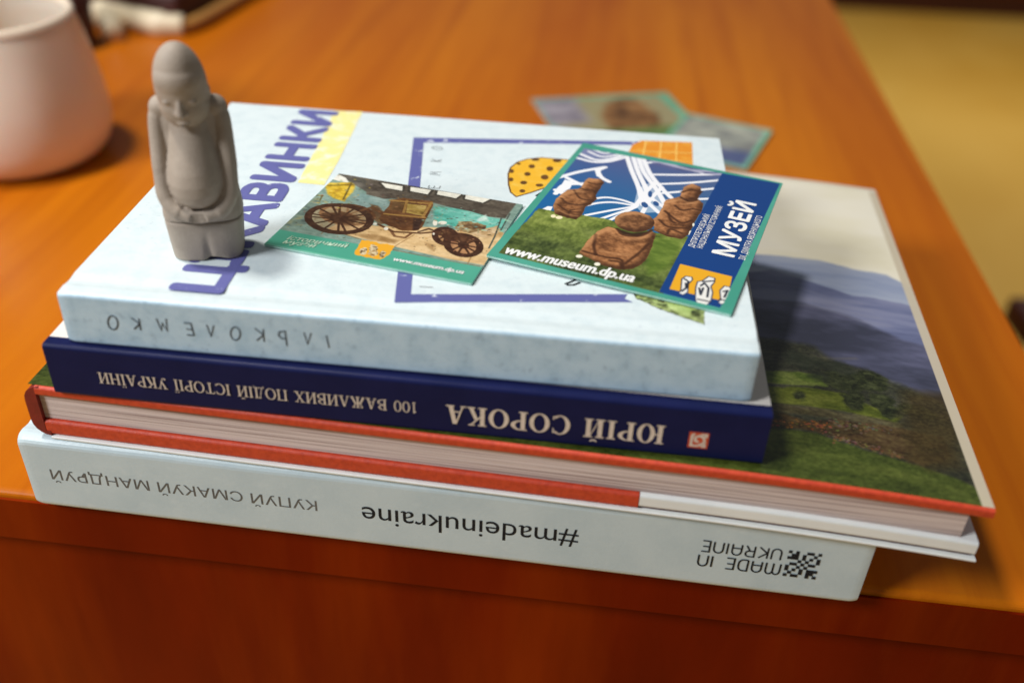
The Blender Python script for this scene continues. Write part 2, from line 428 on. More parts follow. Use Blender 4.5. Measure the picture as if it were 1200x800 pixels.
M['white_paper'] = mat('white_jacket_paper', (.84, .86, .83), .4, col2=(.79, .81, .79), scale=60)
M['stone'] = mat('grey_brown_stone', (.39, .325, .265), .6, col2=(.33, .272, .22), scale=140, lo=.35, hi=.7, bump=.25, bump_scale=1300, spec=.35,
                 col3=(.43, .36, .29), scale3=900, lo3=.55, hi3=.7, fac3=.5)
M['cream_ink'] = mat('cream_ink', (.72, .62, .52), .5, col2=(.64, .54, .45), scale=700)
M['orange_ink'] = mat('orange_red_ink', (.62, .085, .03), .5, col2=(.52, .06, .02), scale=600)
M['black_ink'] = mat('black_ink', (.010, .012, .016), .6, col2=(.018, .020, .024), scale=800, spec=.12)
M['grey_ink'] = mat('grey_ink', (.085, .09, .095), .5, col2=(.14, .15, .155), scale=900)
M['pen_ink'] = mat('dark_blue_grey_ink', (.025, .035, .055), .5, col2=(.07, .09, .13), scale=900, lo=.5, hi=.72)
M['purple_ink'] = ink('purple_blue_ink', (.105, .115, .33), (.62, .66, .74), 240, .63, .67)
M['title_ink'] = ink('purple_blue_title_ink', (.115, .12, .34), (.55, .58, .68), 300, .66, .70)
M['pale_yellow_ink'] = ink('pale_yellow_ink', (.82, .74, .30), (.76, .78, .66), 160, .50, .68)
M['white_ink'] = mat('white_ink', (.86, .86, .84), .4, col2=(.80, .80, .79), scale=600)
M['teal_edge'] = mat('pale_teal_card_edge', (.30, .55, .47), .4, col2=(.42, .64, .57), scale=300)
M['card_back'] = mat('white_card_back', (.70, .72, .70), .5, col2=(.64, .66, .64), scale=100)
M['print'] = print_mat('printed_card', .30)
M['cover_print'] = print_mat('glossy_printed_cover', .16, .5)
M['floor'] = mat('tan_floor', (.80, .44, .055), .6, col2=(.70, .37, .04), scale=3, stretch=(1, .3, 1), lo=.35, hi=.7, detail=5, col3=(.84, .50, .09), scale3=1.2, lo3=.4, hi3=.7)
M['dark_wood'] = mat('dark_red_wood', (.05, .007, .003), .4, col2=(.09, .012, .005), scale=6, stretch=(.3, 1, 1))
M['skirting'] = mat('red_brown_wood', (.17, .016, .003), .4, col2=(.11, .011, .002), scale=4, stretch=(.3, 1, 1))
M['ceramic'] = mat('pinkish_white_ceramic', (.80, .70, .60), .2, col2=(.76, .65, .54), scale=14, lo=.35, hi=.7, sss=.5, spec=.5)
M['glaze'] = mat('cream_glaze', (.80, .67, .53), .12, col2=(.76, .61, .47), scale=30)
M['cream_plastic'] = mat('cream_plastic', (.72, .62, .44), .4, col2=(.66, .55, .38), scale=40)
M['maroon_case'] = mat('dark_maroon_leather', (.035, .004, .003), .6, col2=(.05, .006, .004), scale=60, bump=.3, bump_scale=300)
M['pale_trim'] = mat('pale_wood_trim', (.44, .21, .05), .4, col2=(.36, .16, .035), scale=40)
M['green_glass'] = mat('dark_green_glass', (.012, .028, .012), .2, col2=(.02, .04, .02), scale=20)

# ------------------------------------------------------------------ setting: floor, table
bm = bmesh.new()
vs = [bm.verts.new(p) for p in ((-6, -5, -.74), (6, -5, -.74), (6, 7, -.74), (-6, 7, -.74))]; bm.faces.new(vs)
fl = bm_link('floor', bm, M['floor']); fl['kind'] = 'structure'

TY = R(-5.2)
table = thing('wooden_table', 'orange varnished wooden table with dark red-brown front, carrying the stack of books', 'table', (.2434, -.0592, -.74), TY)
TH = .74; TW = .95; TD = 1.05
# local frame: x to the left is negative, y to the back; top surface at z = TH
def rounded_slab(name, x0, x1, y0, y1, z0, z1, r, m, parent):
    prof = arc(y0 + r, z1 - r, r, 180, 90, 5) + arc(y1 - r, z1 - r, r, 90, 0, 5) + [(y1, z0), (y0, z0)]
    return extrude(name, prof, x0, x1, 'x', m, parent)
rounded_slab('tabletop', -TW, .0, .0012, TD, TH - .022, TH, .0025, M['wood'], table)
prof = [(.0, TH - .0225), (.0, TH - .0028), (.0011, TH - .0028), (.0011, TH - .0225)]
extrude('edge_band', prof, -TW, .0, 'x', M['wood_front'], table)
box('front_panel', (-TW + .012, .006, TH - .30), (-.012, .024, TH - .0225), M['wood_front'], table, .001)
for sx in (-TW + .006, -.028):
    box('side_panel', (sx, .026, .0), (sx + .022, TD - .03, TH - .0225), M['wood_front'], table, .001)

# ------------------------------------------------------------------ books (bottom to top)
Z_D, Z_C, Z_B, Z_A = .0, .03216, .05367, .07276
# --- grey hardback at the bottom
gb = thing('grey_book', 'thick pale grey hardback with dark sans lettering on its spine, bottom of the stack', 'book', (-.1438, -.0279, Z_D), R(-5.7959))
L_, W_, t_ = .2840, .170, .0320
extrude('cover', case_profile(W_, t_, .0026, .0032, .0007), 0, L_, 'x', M['grey_cover'], gb, seg=60, warp=worn_case(L_, t_, .00012, .7, .0003))
box('page_block', (.003, .0032, .0028), (L_ - .003, W_ - .003, t_ - .0028), M['white_pages'], gb)
def on_spine(book, t, L):   # spine frame for upside-down lettering: right = -x, up = -z; (u, z) in metres
    return Flat((0, -.00004, 0), (-1, 0, 0), (0, 0, -1))
def sp(p, d=-.00006): return (p[0] / 1000, d, p[1] / 1000)
a, b, c, d = [(102.83,18.8),(25.26,17.9),(102.33,13.6),(1.41,18.28)]
text('spine_lettering', 'КУПУЙ СМАКУЙ МАНДРУЙ', sp((a[0], a[1] + .2)), sp((d[0] + 7.5, a[1] + .3)), (0, 0, -1), .0046, M['grey_ink'], gb)
a, b, c = [(191.01,19.04),(118.25,18.55),(191.14,12.69)]
text('spine_lettering', '#madeinukraine', sp(a), sp((b[0], a[1])), (0, 0, -1), .0080, M['black_ink'], gb, bold=0, ref='d')
# rounded logo capitals drawn as strokes
def round_caps(flat, s, x0, x1, y0, H, w):
    def ca(cx, cy, rx, ry, a0, a1, n=8): return [(cx + rx * math.cos(R(a0 + (a1 - a0) * i / n)), cy + ry * math.sin(R(a0 + (a1 - a0) * i / n))) for i in range(n + 1)]
    G = {'M': (1.15, [[(0, 0), (0, .7)] + ca(.28, .7, .28, .3, 180, 0), [(.56, .72), (.56, 0)], ca(.84, .7, .28, .3, 180, 0) + [(1.12, 0)]]),
         'A': (.78, [[(0, 0), (0, .66)] + ca(.37, .66, .37, .34, 180, 0) + [(.74, 0)], [(0, .36), (.74, .36)]]),
         'D': (.76, [[(0, 0), (0, 1), (.36, 1)] + ca(.36, .62, .36, .38, 90, 0) + ca(.36, .38, .36, .38, 0, -90) + [(0, 0)]]),
         'E': (.66, [[(.62, 1), (0, 1), (0, 0), (.62, 0)], [(0, .52), (.54, .52)]]), 'I': (.06, [[(.03, 0), (.03, 1)]]),
         'N': (.76, [[(0, 0), (0, .66)] + ca(.37, .66, .37, .34, 180, 0) + [(.74, 0)]]),
         'U': (.76, [[(0, 1), (0, .34)] + ca(.37, .34, .37, .34, 180, 360) + [(.74, 1)]]),
         'K': (.74, [[(0, 0), (0, 1)], [(.68, 1), (.04, .5), (.70, 0)]]),
         'R': (.74, [[(0, 0), (0, 1), (.42, 1)] + ca(.42, .74, .28, .26, 90, -90) + [(0, .48)], [(.36, .48), (.70, 0)]]), ' ': (.45, [])}
    gap = .32; tot = sum(G[ch][0] for ch in s) + gap * (len(s) - 1); sc = (x1 - x0) / tot; x = 0
    for ch in s:
        for st in G[ch][1]: flat.stroke([(x0 + (x + p[0]) * sc, y0 + p[1] * H) for p in st], w)
        x += G[ch][0] + gap
a, b, c = [(256.09,21.95),(230.76,21.93),(256.66,17.14)]
f = Flat((0, -.00006, 0), (-1, 0, 0), (0, 0, -1))
round_caps(f, 'UKRAINE', -a[0] / 1000, -b[0] / 1000, -a[1] / 1000, (a[1] - c[1]) / 1000, .0006)
a2, b2, c2 = [(256.85,15.41),(230.46,15.07),(257.2,10.44)]
round_caps(f, 'MADE IN', -a2[0] / 1000, -b2[0] / 1000, -a2[1] / 1000, (a2[1] - c2[1]) / 1000, .0006)
f.done('emblem_lettering', M['black_ink'], gb)
q0, q1, q2 = [(258.12,22.15),(268.58,21.66),(258.71,10.41)]
f = Flat((0, -.00006, 0), (-1, 0, 0), (0, 0, -1))
orn = ['X.X..XX.X', '.XX.X..X.', 'XXX.X.X.X', '...X.X..X', '.XX.X.XX.', 'X..X.X...', 'X.X.X.XXX', '.X..X.XX.', 'X.XX..X.X']
n = 9; W0 = (q1[0] - q0[0]) / 1000 / n; H0 = (q0[1] - q2[1]) / 1000 / n
for j in range(n):
    for i in range(n):
        if orn[j][i] == 'X':
            x = -(q0[0] / 1000 + (i + 1) * W0); y = -(q0[1] / 1000 - j * H0)
            f.poly([(x, y), (x + W0, y), (x + W0, y + H0), (x, y + H0)])
f.done('emblem', M['black_ink'], gb)

# --- wide red-edged landscape album
al = thing('landscape_album', 'wide red-edged album with a green valley and blue hills on its glossy cover', 'book', (-.1371, -.0270, Z_C), R(-6.6585))
L_, W_, t_ = .3059, .2201, .0214
def sag(x, y): return -.0026 * max(0, (x - .215) / .09) ** 2
tb, bb = .0036, .0058
prof = arc(L_ - .0012, t_ - .0012, .0012, 90, 0, 3) + [(L_, t_ - tb), (.004, t_ - tb), (.004, bb), (.005, bb), (.005, .0012), (.0022, .0012)] + arc(.006, .0075, .006, 250, 180, 3) + arc(.006, t_ - .006, .006, 180, 90, 4)
def board(name, x0, x1, y0, y1, z0, z1, m, r=.0011, seg=24):
    prof = arc(y0 + r, z0 + r, r, 270, 180, 4) + arc(y0 + r, z1 - r, r, 180, 90, 4) + arc(y1 - r, z1 - r, r, 90, 0, 4) + arc(y1 - r, z0 + r, r, 0, -90, 4)
    return extrude(name, prof, x0, x1, 'x', m, al, seg=seg, bend=sag)
board('front_board', .0045, L_, 0, W_, t_ - tb, t_, M['red'])
sd, = [(201.95,3.8)]
XR = sd[0] / 1000
board('back_board', .0045, XR, .0003, W_ - .0003, .0013, .0013 + bb, M['red'])
board('jacket_flap', XR + .0002, L_ - .0006, .0002, W_ - .0003, .0022, .0013 + bb + .0002, M['white_paper'])
board('endpaper', XR + .0002, L_ - .0012, .0012, W_ - .001, .0011, .0021, M['maroon'], r=.0003)
board('jacket_sheet', .006, L_ + .0002, -.0004, W_ - .0003, .0, .0010, M['white_paper'], r=.0004)
board('page_block', .004, L_ - .006, .0018, W_ - .003, .0073, t_ - tb - .0001, M['pages'], r=.0002)
prof = arc(.006, t_ - .006, .006, 90, 180, 5) + arc(.006, .007, .006, 180, 270, 5) + [(.006, .003), (.0044, .003), (.0044, t_ - .002), (.006, t_ - .002)]
extrude('spine', prof, .0002, W_ - .0002, 'y', M['dark_red'], al)
# the printed landscape (local millimetres, picture bottom at the front)
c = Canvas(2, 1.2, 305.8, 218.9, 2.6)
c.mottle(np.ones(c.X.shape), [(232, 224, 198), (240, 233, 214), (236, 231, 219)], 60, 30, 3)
hz = [(140.26,146.45),(199.35,141.81),(241.94,138.11),(256.04,139.6),(270.68,139.76),(283.39,136.69),(296.82,135.27),(303.38,130.44),(287.83,46.27),(235.96,36.4),(158.08,21.57)]
hz = [(-5, hz[0][1] + 6)] + hz[:8] + [(310, hz[7][1] - 6), (310, -5), (-5, -5)]
c.mottle(c.cover(hz, .5, .8, 8), [(128, 140, 170), (148, 158, 184), (164, 172, 192)], 40, 7, 4)
h2 = [(143.66,122.61),(241.05,123.06),(249.83,126.95),(264.51,121.11),(280.23,114.47),(290.15,115.19),(304.48,113.64)]
c.mottle(c.cover([(-5, h2[0][1] + 4)] + h2 + [(310, h2[-1][1] - 3), (310, -5), (-5, -5)], .4, .9, 6, 3), [(92, 98, 132), (112, 118, 152), (132, 136, 166)], 34, 6, 6)
h3 = [(146.57,102.22),(239.81,101.81),(259.42,103.9),(277.95,98.44),(294.89,87.79),(306.39,84.46)]
c.mottle(c.cover([(-5, h3[0][1] + 4)] + h3 + [(310, h3[-1][1] - 4), (310, -5), (-5, -5)], 1.2, 1.2, 9, 5), [(60, 62, 80), (82, 84, 108), (108, 108, 138)], 24, 9, 8)
for k in range(4):
    w = [(240.57,114.87),(257.29,115.65),(271.49,110.13),(282.72,109.24)]
    c.curve([(p[0] + k * 3, p[1] - k * 4.5) for p in w], 1.1, (150, 150, 168), .35, 1.2)
h4 = [(150.71,76.04),(232.12,75.65),(247.97,75.58),(261.02,74.98),(268.47,65.68),(277.58,64.47),(285.94,59.53),(294.06,54.72),(301.28,50.6)]
low = c.cover([(-5, h4[0][1] + 2)] + h4 + [(310, -5), (-5, -5)], 1.5, 1.5, 7, 7)
c.mottle(low, [(34, 34, 30), (56, 56, 50), (78, 76, 74)], 14, 6, 9)
c.curve([(236.9,66.35),(247.33,67.63),(255.93,67.78),(266.25,68.27),(275.06,70.29)], 1.1, (120, 112, 96), .4, .7)
f1 = [(172.02,46.9),(244.69,55.75),(253.18,57.1),(262.31,56.7),(262.84,50.83),(255.71,49.32),(245.76,48.25),(172.72,39.81)]
c.mottle(c.cover(f1, .5, .8, 4, 2), [(72, 96, 26), (108, 128, 46), (134, 148, 70)], 7, 3, 12)
f2 = [(172.93,37.73),(245.62,46.54),(255.62,48.46),(267.75,47.74),(275.95,43.35),(285.57,39.37),(282.52,35.45),(266.43,37.97),(246.51,37.75),(173.67,30.28)]
c.mottle(c.cover(f2, .6, .8, 4, 3), [(78, 90, 18), (108, 118, 30), (128, 136, 48)], 12, 4, 13)
c.mottle(c.cover([(173.93,27.64),(246.49,37.48),(263.99,37.5),(278.04,36.66),(285.64,35.53),(284.17,31.72),(264.23,33.28),(243.71,32.75),(174.32,23.75)], .8, .8, 4, 4), [(70, 60, 40), (96, 84, 60), (110, 100, 80)], 10, 2.5, 14)
for k, (e) in enumerate(([(254.36,43.6),(254.2,43.09),(253.9,42.63),(253.5,42.25),(253.02,41.96),(252.48,41.79),(251.94,41.74),(251.42,41.84),(250.95,42.05),(250.58,42.38),(250.32,42.8),(250.19,43.28),(250.21,43.79),(250.37,44.29),(250.66,44.76),(251.06,45.15),(251.55,45.44),(252.09,45.62),(252.64,45.66),(253.17,45.57),(253.63,45.34),(254.01,45.01),(254.26,44.59),(254.38,44.11)], [(276.68,53.98),(276.06,52.58),(274.98,51.34),(273.51,50.35),(271.75,49.66),(269.82,49.32),(267.83,49.36),(265.93,49.76),(264.24,50.51),(262.87,51.56),(261.91,52.84),(261.44,54.27),(261.49,55.74),(262.07,57.17),(263.13,58.45),(264.61,59.48),(266.41,60.2),(268.4,60.55),(270.44,60.51),(272.38,60.07),(274.09,59.28),(275.45,58.2),(276.37,56.89),(276.78,55.45)], [(274.94,44.12),(274.45,42.85),(273.73,41.73),(272.83,40.82),(271.81,40.18),(270.73,39.86),(269.66,39.87),(268.69,40.21),(267.86,40.86),(267.24,41.79),(266.87,42.93),(266.78,44.2),(266.97,45.52),(267.44,46.8),(268.15,47.96),(269.07,48.9),(270.11,49.56),(271.22,49.9),(272.31,49.89),(273.3,49.53),(274.13,48.84),(274.75,47.88),(275.09,46.72),(275.16,45.44)], [(284.08,45.22),(283.53,44.06),(282.73,43.06),(281.72,42.29),(280.58,41.81),(279.37,41.64),(278.19,41.8),(277.09,42.27),(276.17,43.03),(275.48,44.03),(275.07,45.2),(274.97,46.46),(275.19,47.73),(275.72,48.93),(276.52,49.96),(277.54,50.75),(278.7,51.25),(279.94,51.42),(281.15,51.26),(282.26,50.76),(283.19,49.97),(283.87,48.94),(284.25,47.75),(284.32,46.49)], [(286.42,40.51),(285.98,39.64),(285.27,38.9),(284.34,38.35),(283.26,38.02),(282.09,37.92),(280.92,38.08),(279.82,38.47),(278.86,39.07),(278.12,39.85),(277.64,40.74),(277.45,41.7),(277.58,42.66),(278.01,43.55),(278.71,44.3),(279.65,44.87),(280.75,45.21),(281.94,45.31),(283.13,45.15),(284.25,44.74),(285.2,44.12),(285.94,43.33),(286.4,42.42),(286.57,41.46)], [(297.82,42.69),(297.25,41.68),(296.33,40.85),(295.12,40.24),(293.7,39.89),(292.17,39.83),(290.62,40.06),(289.16,40.56),(287.88,41.31),(286.88,42.25),(286.22,43.33),(285.95,44.47),(286.09,45.59),(286.64,46.62),(287.56,47.48),(288.78,48.12),(290.23,48.48),(291.8,48.54),(293.38,48.29),(294.86,47.77),(296.14,46.99),(297.12,46.03),(297.75,44.94),(297.99,43.8)], [(283.56,56),(282.94,54.52),(282,53.22),(280.8,52.19),(279.42,51.48),(277.96,51.14),(276.5,51.2),(275.15,51.65),(274,52.47),(273.11,53.59),(272.55,54.96),(272.37,56.47),(272.58,58.04),(273.17,59.54),(274.1,60.89),(275.32,61.97),(276.72,62.71),(278.23,63.06),(279.72,62.99),(281.1,62.51),(282.27,61.66),(283.15,60.49),(283.67,59.09),(283.81,57.56)])):
    c.mottle(c.cover(e, .7, 2.2, 3, 20 + k), [(18, 22, 12), (40, 46, 24), (62, 68, 42)], 3, 2, 30 + k)
c.mottle(c.cover([(174.45,22.47),(246.06,32.42),(255.22,29.79),(263.48,33.52),(274.39,33.41),(285.21,33.17),(297.2,31.67),(298.14,22.2),(287.87,15.65),(281.62,17.73),(272.25,19.75),(262.82,22.55),(256.23,24.98),(245.49,25.7),(175.07,16.19)], .6, 1.0, 4, 6), [(40, 26, 14), (72, 46, 26), (96, 70, 44)], 5, 2.5, 16)
lawn = [(175.26,14.35),(246.89,24.09),(256.12,23.97),(263.44,21.45),(272.1,18.77),(281.44,16.77),(287.73,14.94),(296,12.63),(302.45,9.39),(305.23,3.45)]
c.mottle(c.cover([(-5, lawn[0][1])] + lawn + [(310, -5), (-5, -5)], .5, .6, 4, 8), [(44, 56, 14), (64, 78, 22), (86, 98, 34)], 22, 4, 17)
c.mottle(low, [(0, 0, 0), (90, 100, 50)], 1.6, .9, 19, .18)
g = np.random.default_rng(3)
def blossoms(pts, n, col, spread, r):
    for k in range(n):
        i = g.integers(len(pts) - 1); t = g.random(); p = [pts[i][j] * (1 - t) + pts[i + 1][j] * t + g.normal(0, spread) for j in (0, 1)]
        m_ = ((c.X - p[0]) ** 2 + ((c.Y - p[1]) * 1.6) ** 2) < (r * (0.5 + g.random())) ** 2
        c.mix(m_ * .8, np.clip(np.array(col) + g.normal(0, 16, 3), 0, 255))
blossoms([(254.45,29.9),(256.94,27.85),(258.28,29.36)], 40, (150, 76, 40), 1.4, .40)
blossoms([(259.26,24.56),(264.38,22.84),(272.44,20.97),(281.77,18.57)], 100, (122, 88, 62), .8, .40)
blossoms([(261.55,30.61),(269.25,30.16),(280.19,30.97)], 90, (98, 84, 64), 1.2, .42)
blossoms([(222.01,24.42),(237.73,26.12),(253.52,28.46)], 60, (150, 90, 40), 1.2, .5)
c.mottle(c.cover([(288.1,53.3),(302.45,56.05),(303.68,47.02),(303.88,34.17),(301.66,18.2),(289.16,14.75),(285.28,17.48),(285.37,31.94)], 3, 2, 8, 9), [(44, 32, 12), (66, 50, 22)], 8, 4, 21, .8)  # dark reflection on the glossy cover, painted into the print as brown mottling
c.mottle(low, [(18, 20, 10), (150, 150, 96)], .9, .6, 55, .16)
for k, (e) in enumerate(([(264.69,63.08),(264.23,62.07),(263.3,61.15),(261.95,60.4),(260.3,59.86),(258.43,59.56),(256.48,59.53),(254.57,59.77),(252.84,60.26),(251.4,60.97),(250.34,61.85),(249.75,62.85),(249.66,63.9),(250.09,64.93),(251.01,65.86),(252.36,66.63),(254.04,67.19),(255.94,67.49),(257.93,67.52),(259.87,67.27),(261.61,66.76),(263.05,66.03),(264.08,65.13),(264.64,64.12)], [(273.76,61.94),(273.34,61.03),(272.57,60.22),(271.49,59.58),(270.19,59.15),(268.74,58.95),(267.25,59.01),(265.81,59.3),(264.52,59.82),(263.47,60.54),(262.72,61.4),(262.34,62.35),(262.35,63.32),(262.75,64.25),(263.51,65.07),(264.59,65.72),(265.92,66.17),(267.39,66.37),(268.91,66.31),(270.37,66),(271.67,65.47),(272.71,64.73),(273.44,63.86),(273.79,62.91)], [(256.71,67.13),(256.42,66.4),(255.81,65.7),(254.91,65.09),(253.79,64.6),(252.51,64.28),(251.18,64.13),(249.87,64.17),(248.67,64.4),(247.67,64.79),(246.93,65.34),(246.5,65.99),(246.42,66.72),(246.68,67.45),(247.29,68.16),(248.19,68.78),(249.32,69.27),(250.61,69.61),(251.96,69.76),(253.29,69.71),(254.49,69.48),(255.5,69.07),(256.23,68.51),(256.64,67.85)], [(263.89,56.11),(263.68,55.57),(263.26,55.07),(262.66,54.64),(261.92,54.3),(261.08,54.09),(260.22,54.01),(259.38,54.07),(258.62,54.26),(257.99,54.58),(257.54,55),(257.29,55.5),(257.27,56.03),(257.47,56.57),(257.88,57.08),(258.48,57.52),(259.23,57.86),(260.07,58.08),(260.94,58.16),(261.79,58.09),(262.55,57.89),(263.18,57.57),(263.63,57.14),(263.87,56.65)])):
    c.mottle(c.cover(e, 1.2, 2.0, 3, 60 + k), [(36, 42, 30), (58, 62, 48)], 3, 2, 70 + k, .7)
c.mix((c.X > 302.0) * .95, (205, 192, 168)); c.mix((c.Y > 216.2) * .9, (222, 214, 196))
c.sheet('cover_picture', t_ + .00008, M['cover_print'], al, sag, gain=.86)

# --- navy paperback
nb = thing('navy_book', 'cream paperback with a navy spine lettered in pale serif capitals, under the topmost book', 'book', (-.1240, -.0303, Z_B), R(-4.9029))
L_, W_, t_ = .2239, .145, .0190
pr = arc(W_ - .0003, t_ - .0003, .0003, 0, 90, 2) + arc(.0012, t_ - .0012, .0012, 90, 180, 4) + arc(.0012, .0012, .0012, 180, 270, 4) + [(W_, 0), (W_, .0004), (.0012, .0004), (.0012, t_ - .0005), (W_, t_ - .0005)]
extrude('cover', pr, 0, L_, 'x', M['cream_cover'], nb)
e = .00012
pr = [(.0046, t_ + e), ] + arc(.0012, t_ - .0012, .0012 + e, 90, 180, 6) + arc(.0012, .0012, .0012 + e, 180, 270, 6) + [(.0046, -e), (.0046, .0001), (.001, .0001), (.0003, .001), (.0003, t_ - .001), (.001, t_ - .0001), (.0046, t_ - .0001)]
extrude('spine', pr, -.0001, L_ + .0001, 'x', M['navy'], nb)
box('page_block', (.0012, .0013, .00045), (L_ - .0006, W_ - .0006, t_ - .00055), M['pages'], nb)
a, b, c0 = [(117.6,10.89),(16.46,11.12),(117.06,6.7)]
f = Flat((0, -.00018, 0), (-1, 0, 0), (0, 0, -1))
serif_line(f, '100 ВАЖЛИВИХ ПОДІЙ ІСТОРІЇ УКРАЇНИ', -a[0] / 1000, -b[0] / 1000, -a[1] / 1000, (a[1] - c0[1]) / 1000, None, S=.13, h=.06)
f.done('title_lettering', M['cream_ink'], nb)
a, b, c0 = [(193.55,11.39),(126.76,11.88),(193.74,4.22)]
f = Flat((0, -.00018, 0), (-1, 0, 0), (0, 0, -1))
serif_line(f, 'ЮРІЙ СОРОКА', -a[0] / 1000, -b[0] / 1000, -a[1] / 1000, (a[1] - c0[1]) / 1000, None, S=.19, h=.06)
f.done('author_lettering', M['cream_ink'], nb)
q = [(200.85,10.23),(206.84,10.66),(207.3,4.11),(201.39,3.8)]
x0, x1, z1, z0 = q[0][0] / 1000, q[1][0] / 1000, q[0][1] / 1000, q[2][1] / 1000
f = Flat((0, -.00018, 0), (-1, 0, 0), (0, 0, -1)); f.poly([(-x0, -z1), (-x1, -z1), (-x1, -z0), (-x0, -z0)])
pm = f.done('publisher_mark', M['orange_ink'], nb)
f = Flat((0, -.00024, 0), (-1, 0, 0), (0, 0, -1))
sx = lambda u: -(x1 + (x0 - x1) * u); sy = lambda v: -(z1 + (z0 - z1) * v)
for st in ([(.16, .15), (.16, .85), (.5, .85)], [(.5, .85), (.82, .6), (.74, .3), (.5, .2), (.32, .36), (.36, .55), (.52, .6)], [(.66, .86), (.84, .86), (.84, .7)], [(.16, .15), (.3, .15)], [(.6, .12), (.86, .12), (.86, .3)]):
    f.stroke([(sx(1 - u), sy(v)) for u, v in st], abs(x0 - x1) * .13)
f.done('publisher_mark_drawing', M['cream_ink'], pm)

# --- white book on top
wb = thing('white_book', 'pale bluish-white hardback with purple-blue title and hand-drawn spine lettering, topmost of the stack', 'book', (-.1162, -.0287, Z_A), R(-4.2209))
L_, W_, t_ = .2099, .1578, .01816
pr = case_profile(W_, t_, .0024, .0013, .0005)
cv = extrude('cover', pr, 0, L_, 'x', M['white_cover'], wb, seg=60, warp=worn_case(L_, t_, .00003, 2.1, .0004))
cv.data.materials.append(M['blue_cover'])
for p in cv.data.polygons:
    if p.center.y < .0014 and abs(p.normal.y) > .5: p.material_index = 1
box('page_block', (.003, .0025, .0026), (L_ - .003, W_ - .003, t_ - .0026), M['white_pages'], wb)
# hand lettering on the spine, upside down
f = Flat((0, -.00008, 0), (-1, 0, 0), (0, 0, -1))
def ell(cx, cy, rx, ry, n=20, tilt=0): return [(cx + rx * math.cos(2 * math.pi * i / n) + tilt * math.sin(2 * math.pi * i / n), cy + ry * math.sin(2 * math.pi * i / n)) for i in range(n)]
HAND = {'І': ([[(.0, .0), (-.06, 1)]], []), 'Л': ([[(-.26, 0), (.02, 1), (.26, .02)]], []), 'Ь': ([[(-.2, 1.05), (-.18, 0), (.16, .08), (.24, .34), (.08, .54), (-.18, .52)]], []),
        'К': ([[(-.22, 1), (-.24, 0)], [(.26, .96), (-.22, .46), (.30, .0)]], []), 'О': ([], [ell(0, .5, .30, .5, tilt=.06)]),
        'Е': ([[(.26, .98), (-.24, 1), (-.22, .02), (.28, 0)], [(-.22, .52), (.2, .5)]], []), 'М': ([[(-.34, 0), (-.22, 1), (0, .36), (.2, .98), (.34, .0)]], [])}
def hand(f, ch, x, y, H, w, ang=0):
    ca, sa = math.cos(ang), math.sin(ang)
    tr = lambda p: (x + (p[0] * ca - (p[1] - .5) * sa) * H, y + (p[0] * sa + (p[1] - .5) * ca) * H)
    for s in HAND[ch][0]: f.stroke([tr(p) for p in s], w)
    for s in HAND[ch][1]: f.stroke([tr(p) for p in s], w, True)
cen = [(82.49,9.1),(76.53,9.69),(68.82,9.04),(61.86,9.36),(54.21,9.13),(46.59,9.39),(39.86,9.25),(31.75,10.03),(23.51,9.42),(15.98,9.13)]
for ch, p, sc in zip('ІЛЬКОЛЕМКО', cen, (.95, .9, 1.1, 1, 1.05, .9, .95, .95, .9, 1.1)):
    hand(f, ch, -p[0] / 1000, -p[1] / 1000, .0047 * sc, .00042, random.Random(ord(ch)).uniform(-.06, .06))
f.done('spine_lettering', M['pen_ink'], wb)
# cover printing: picture's up is -x, picture's right is +y
zt = t_ + .00005
A_ = lambda p: (p[0] / 1000, p[1] / 1000)
top = lambda h=0: Flat((0, 0, zt + h), (1, 0, 0), (0, 1, 0))
q = [(32.75,8.52),(47.76,8.32),(50.26,24.23),(36.22,153.8),(47.65,154.43)]
tx0 = [(47.76,8.32)]
base_u = q[1][0]; end = q[4]; topu = q[0][0]
text('title_lettering', 'ЦІКАВИНКИ', mm((base_u, q[1][1] - .3), zt), mm((end[0] - .5, end[1]), zt), (-1, 0, 0), (base_u - topu) / 1000 * 1.0, M['title_ink'], wb, bold=.055)
f = top(-.00002)
f.poly([A_(p) for p in [(45.71,156.51),(57.69,157.85),(58.89,130.94),(59.85,105.91),(59.86,85.37),(49.8,85.77),(48.98,103.93),(47.77,128.85)]])
f.done('yellow_band', M['pale_yellow_ink'], wb)
# frame
f = top()
f.poly([A_(p) for p in [(84.12,134.55),(89.14,130.18),(105.18,16.03),(101.05,10.69)]])
f.poly([A_(p) for p in [(84.12,134.55),(180.33,147.96),(180.27,144.65),(89.14,130.18)]])
f.poly([A_(p) for p in [(101.05,10.69),(173.34,22.12),(170.69,23.85),(171.59,26.6),(105.18,16.03)]])
f.done('printed_frame', M['purple_ink'], wb)
f = Flat((0, 0, zt), (0, 1, 0), (-1, 0, 0))
e0, e1 = [A_(p) for p in [(109.12,21.02),(95.4,125.66)]]
for i, ch in enumerate('ІЛЬКОЛЕМКО'):
    x, y = e0[0] + (e1[0] - e0[0]) * i / 9, e0[1] + (e1[1] - e0[1]) * i / 9
    hand(f, ch, y, -x, .0042, .00035)
f.done('author_lettering', M['grey_ink'], wb)
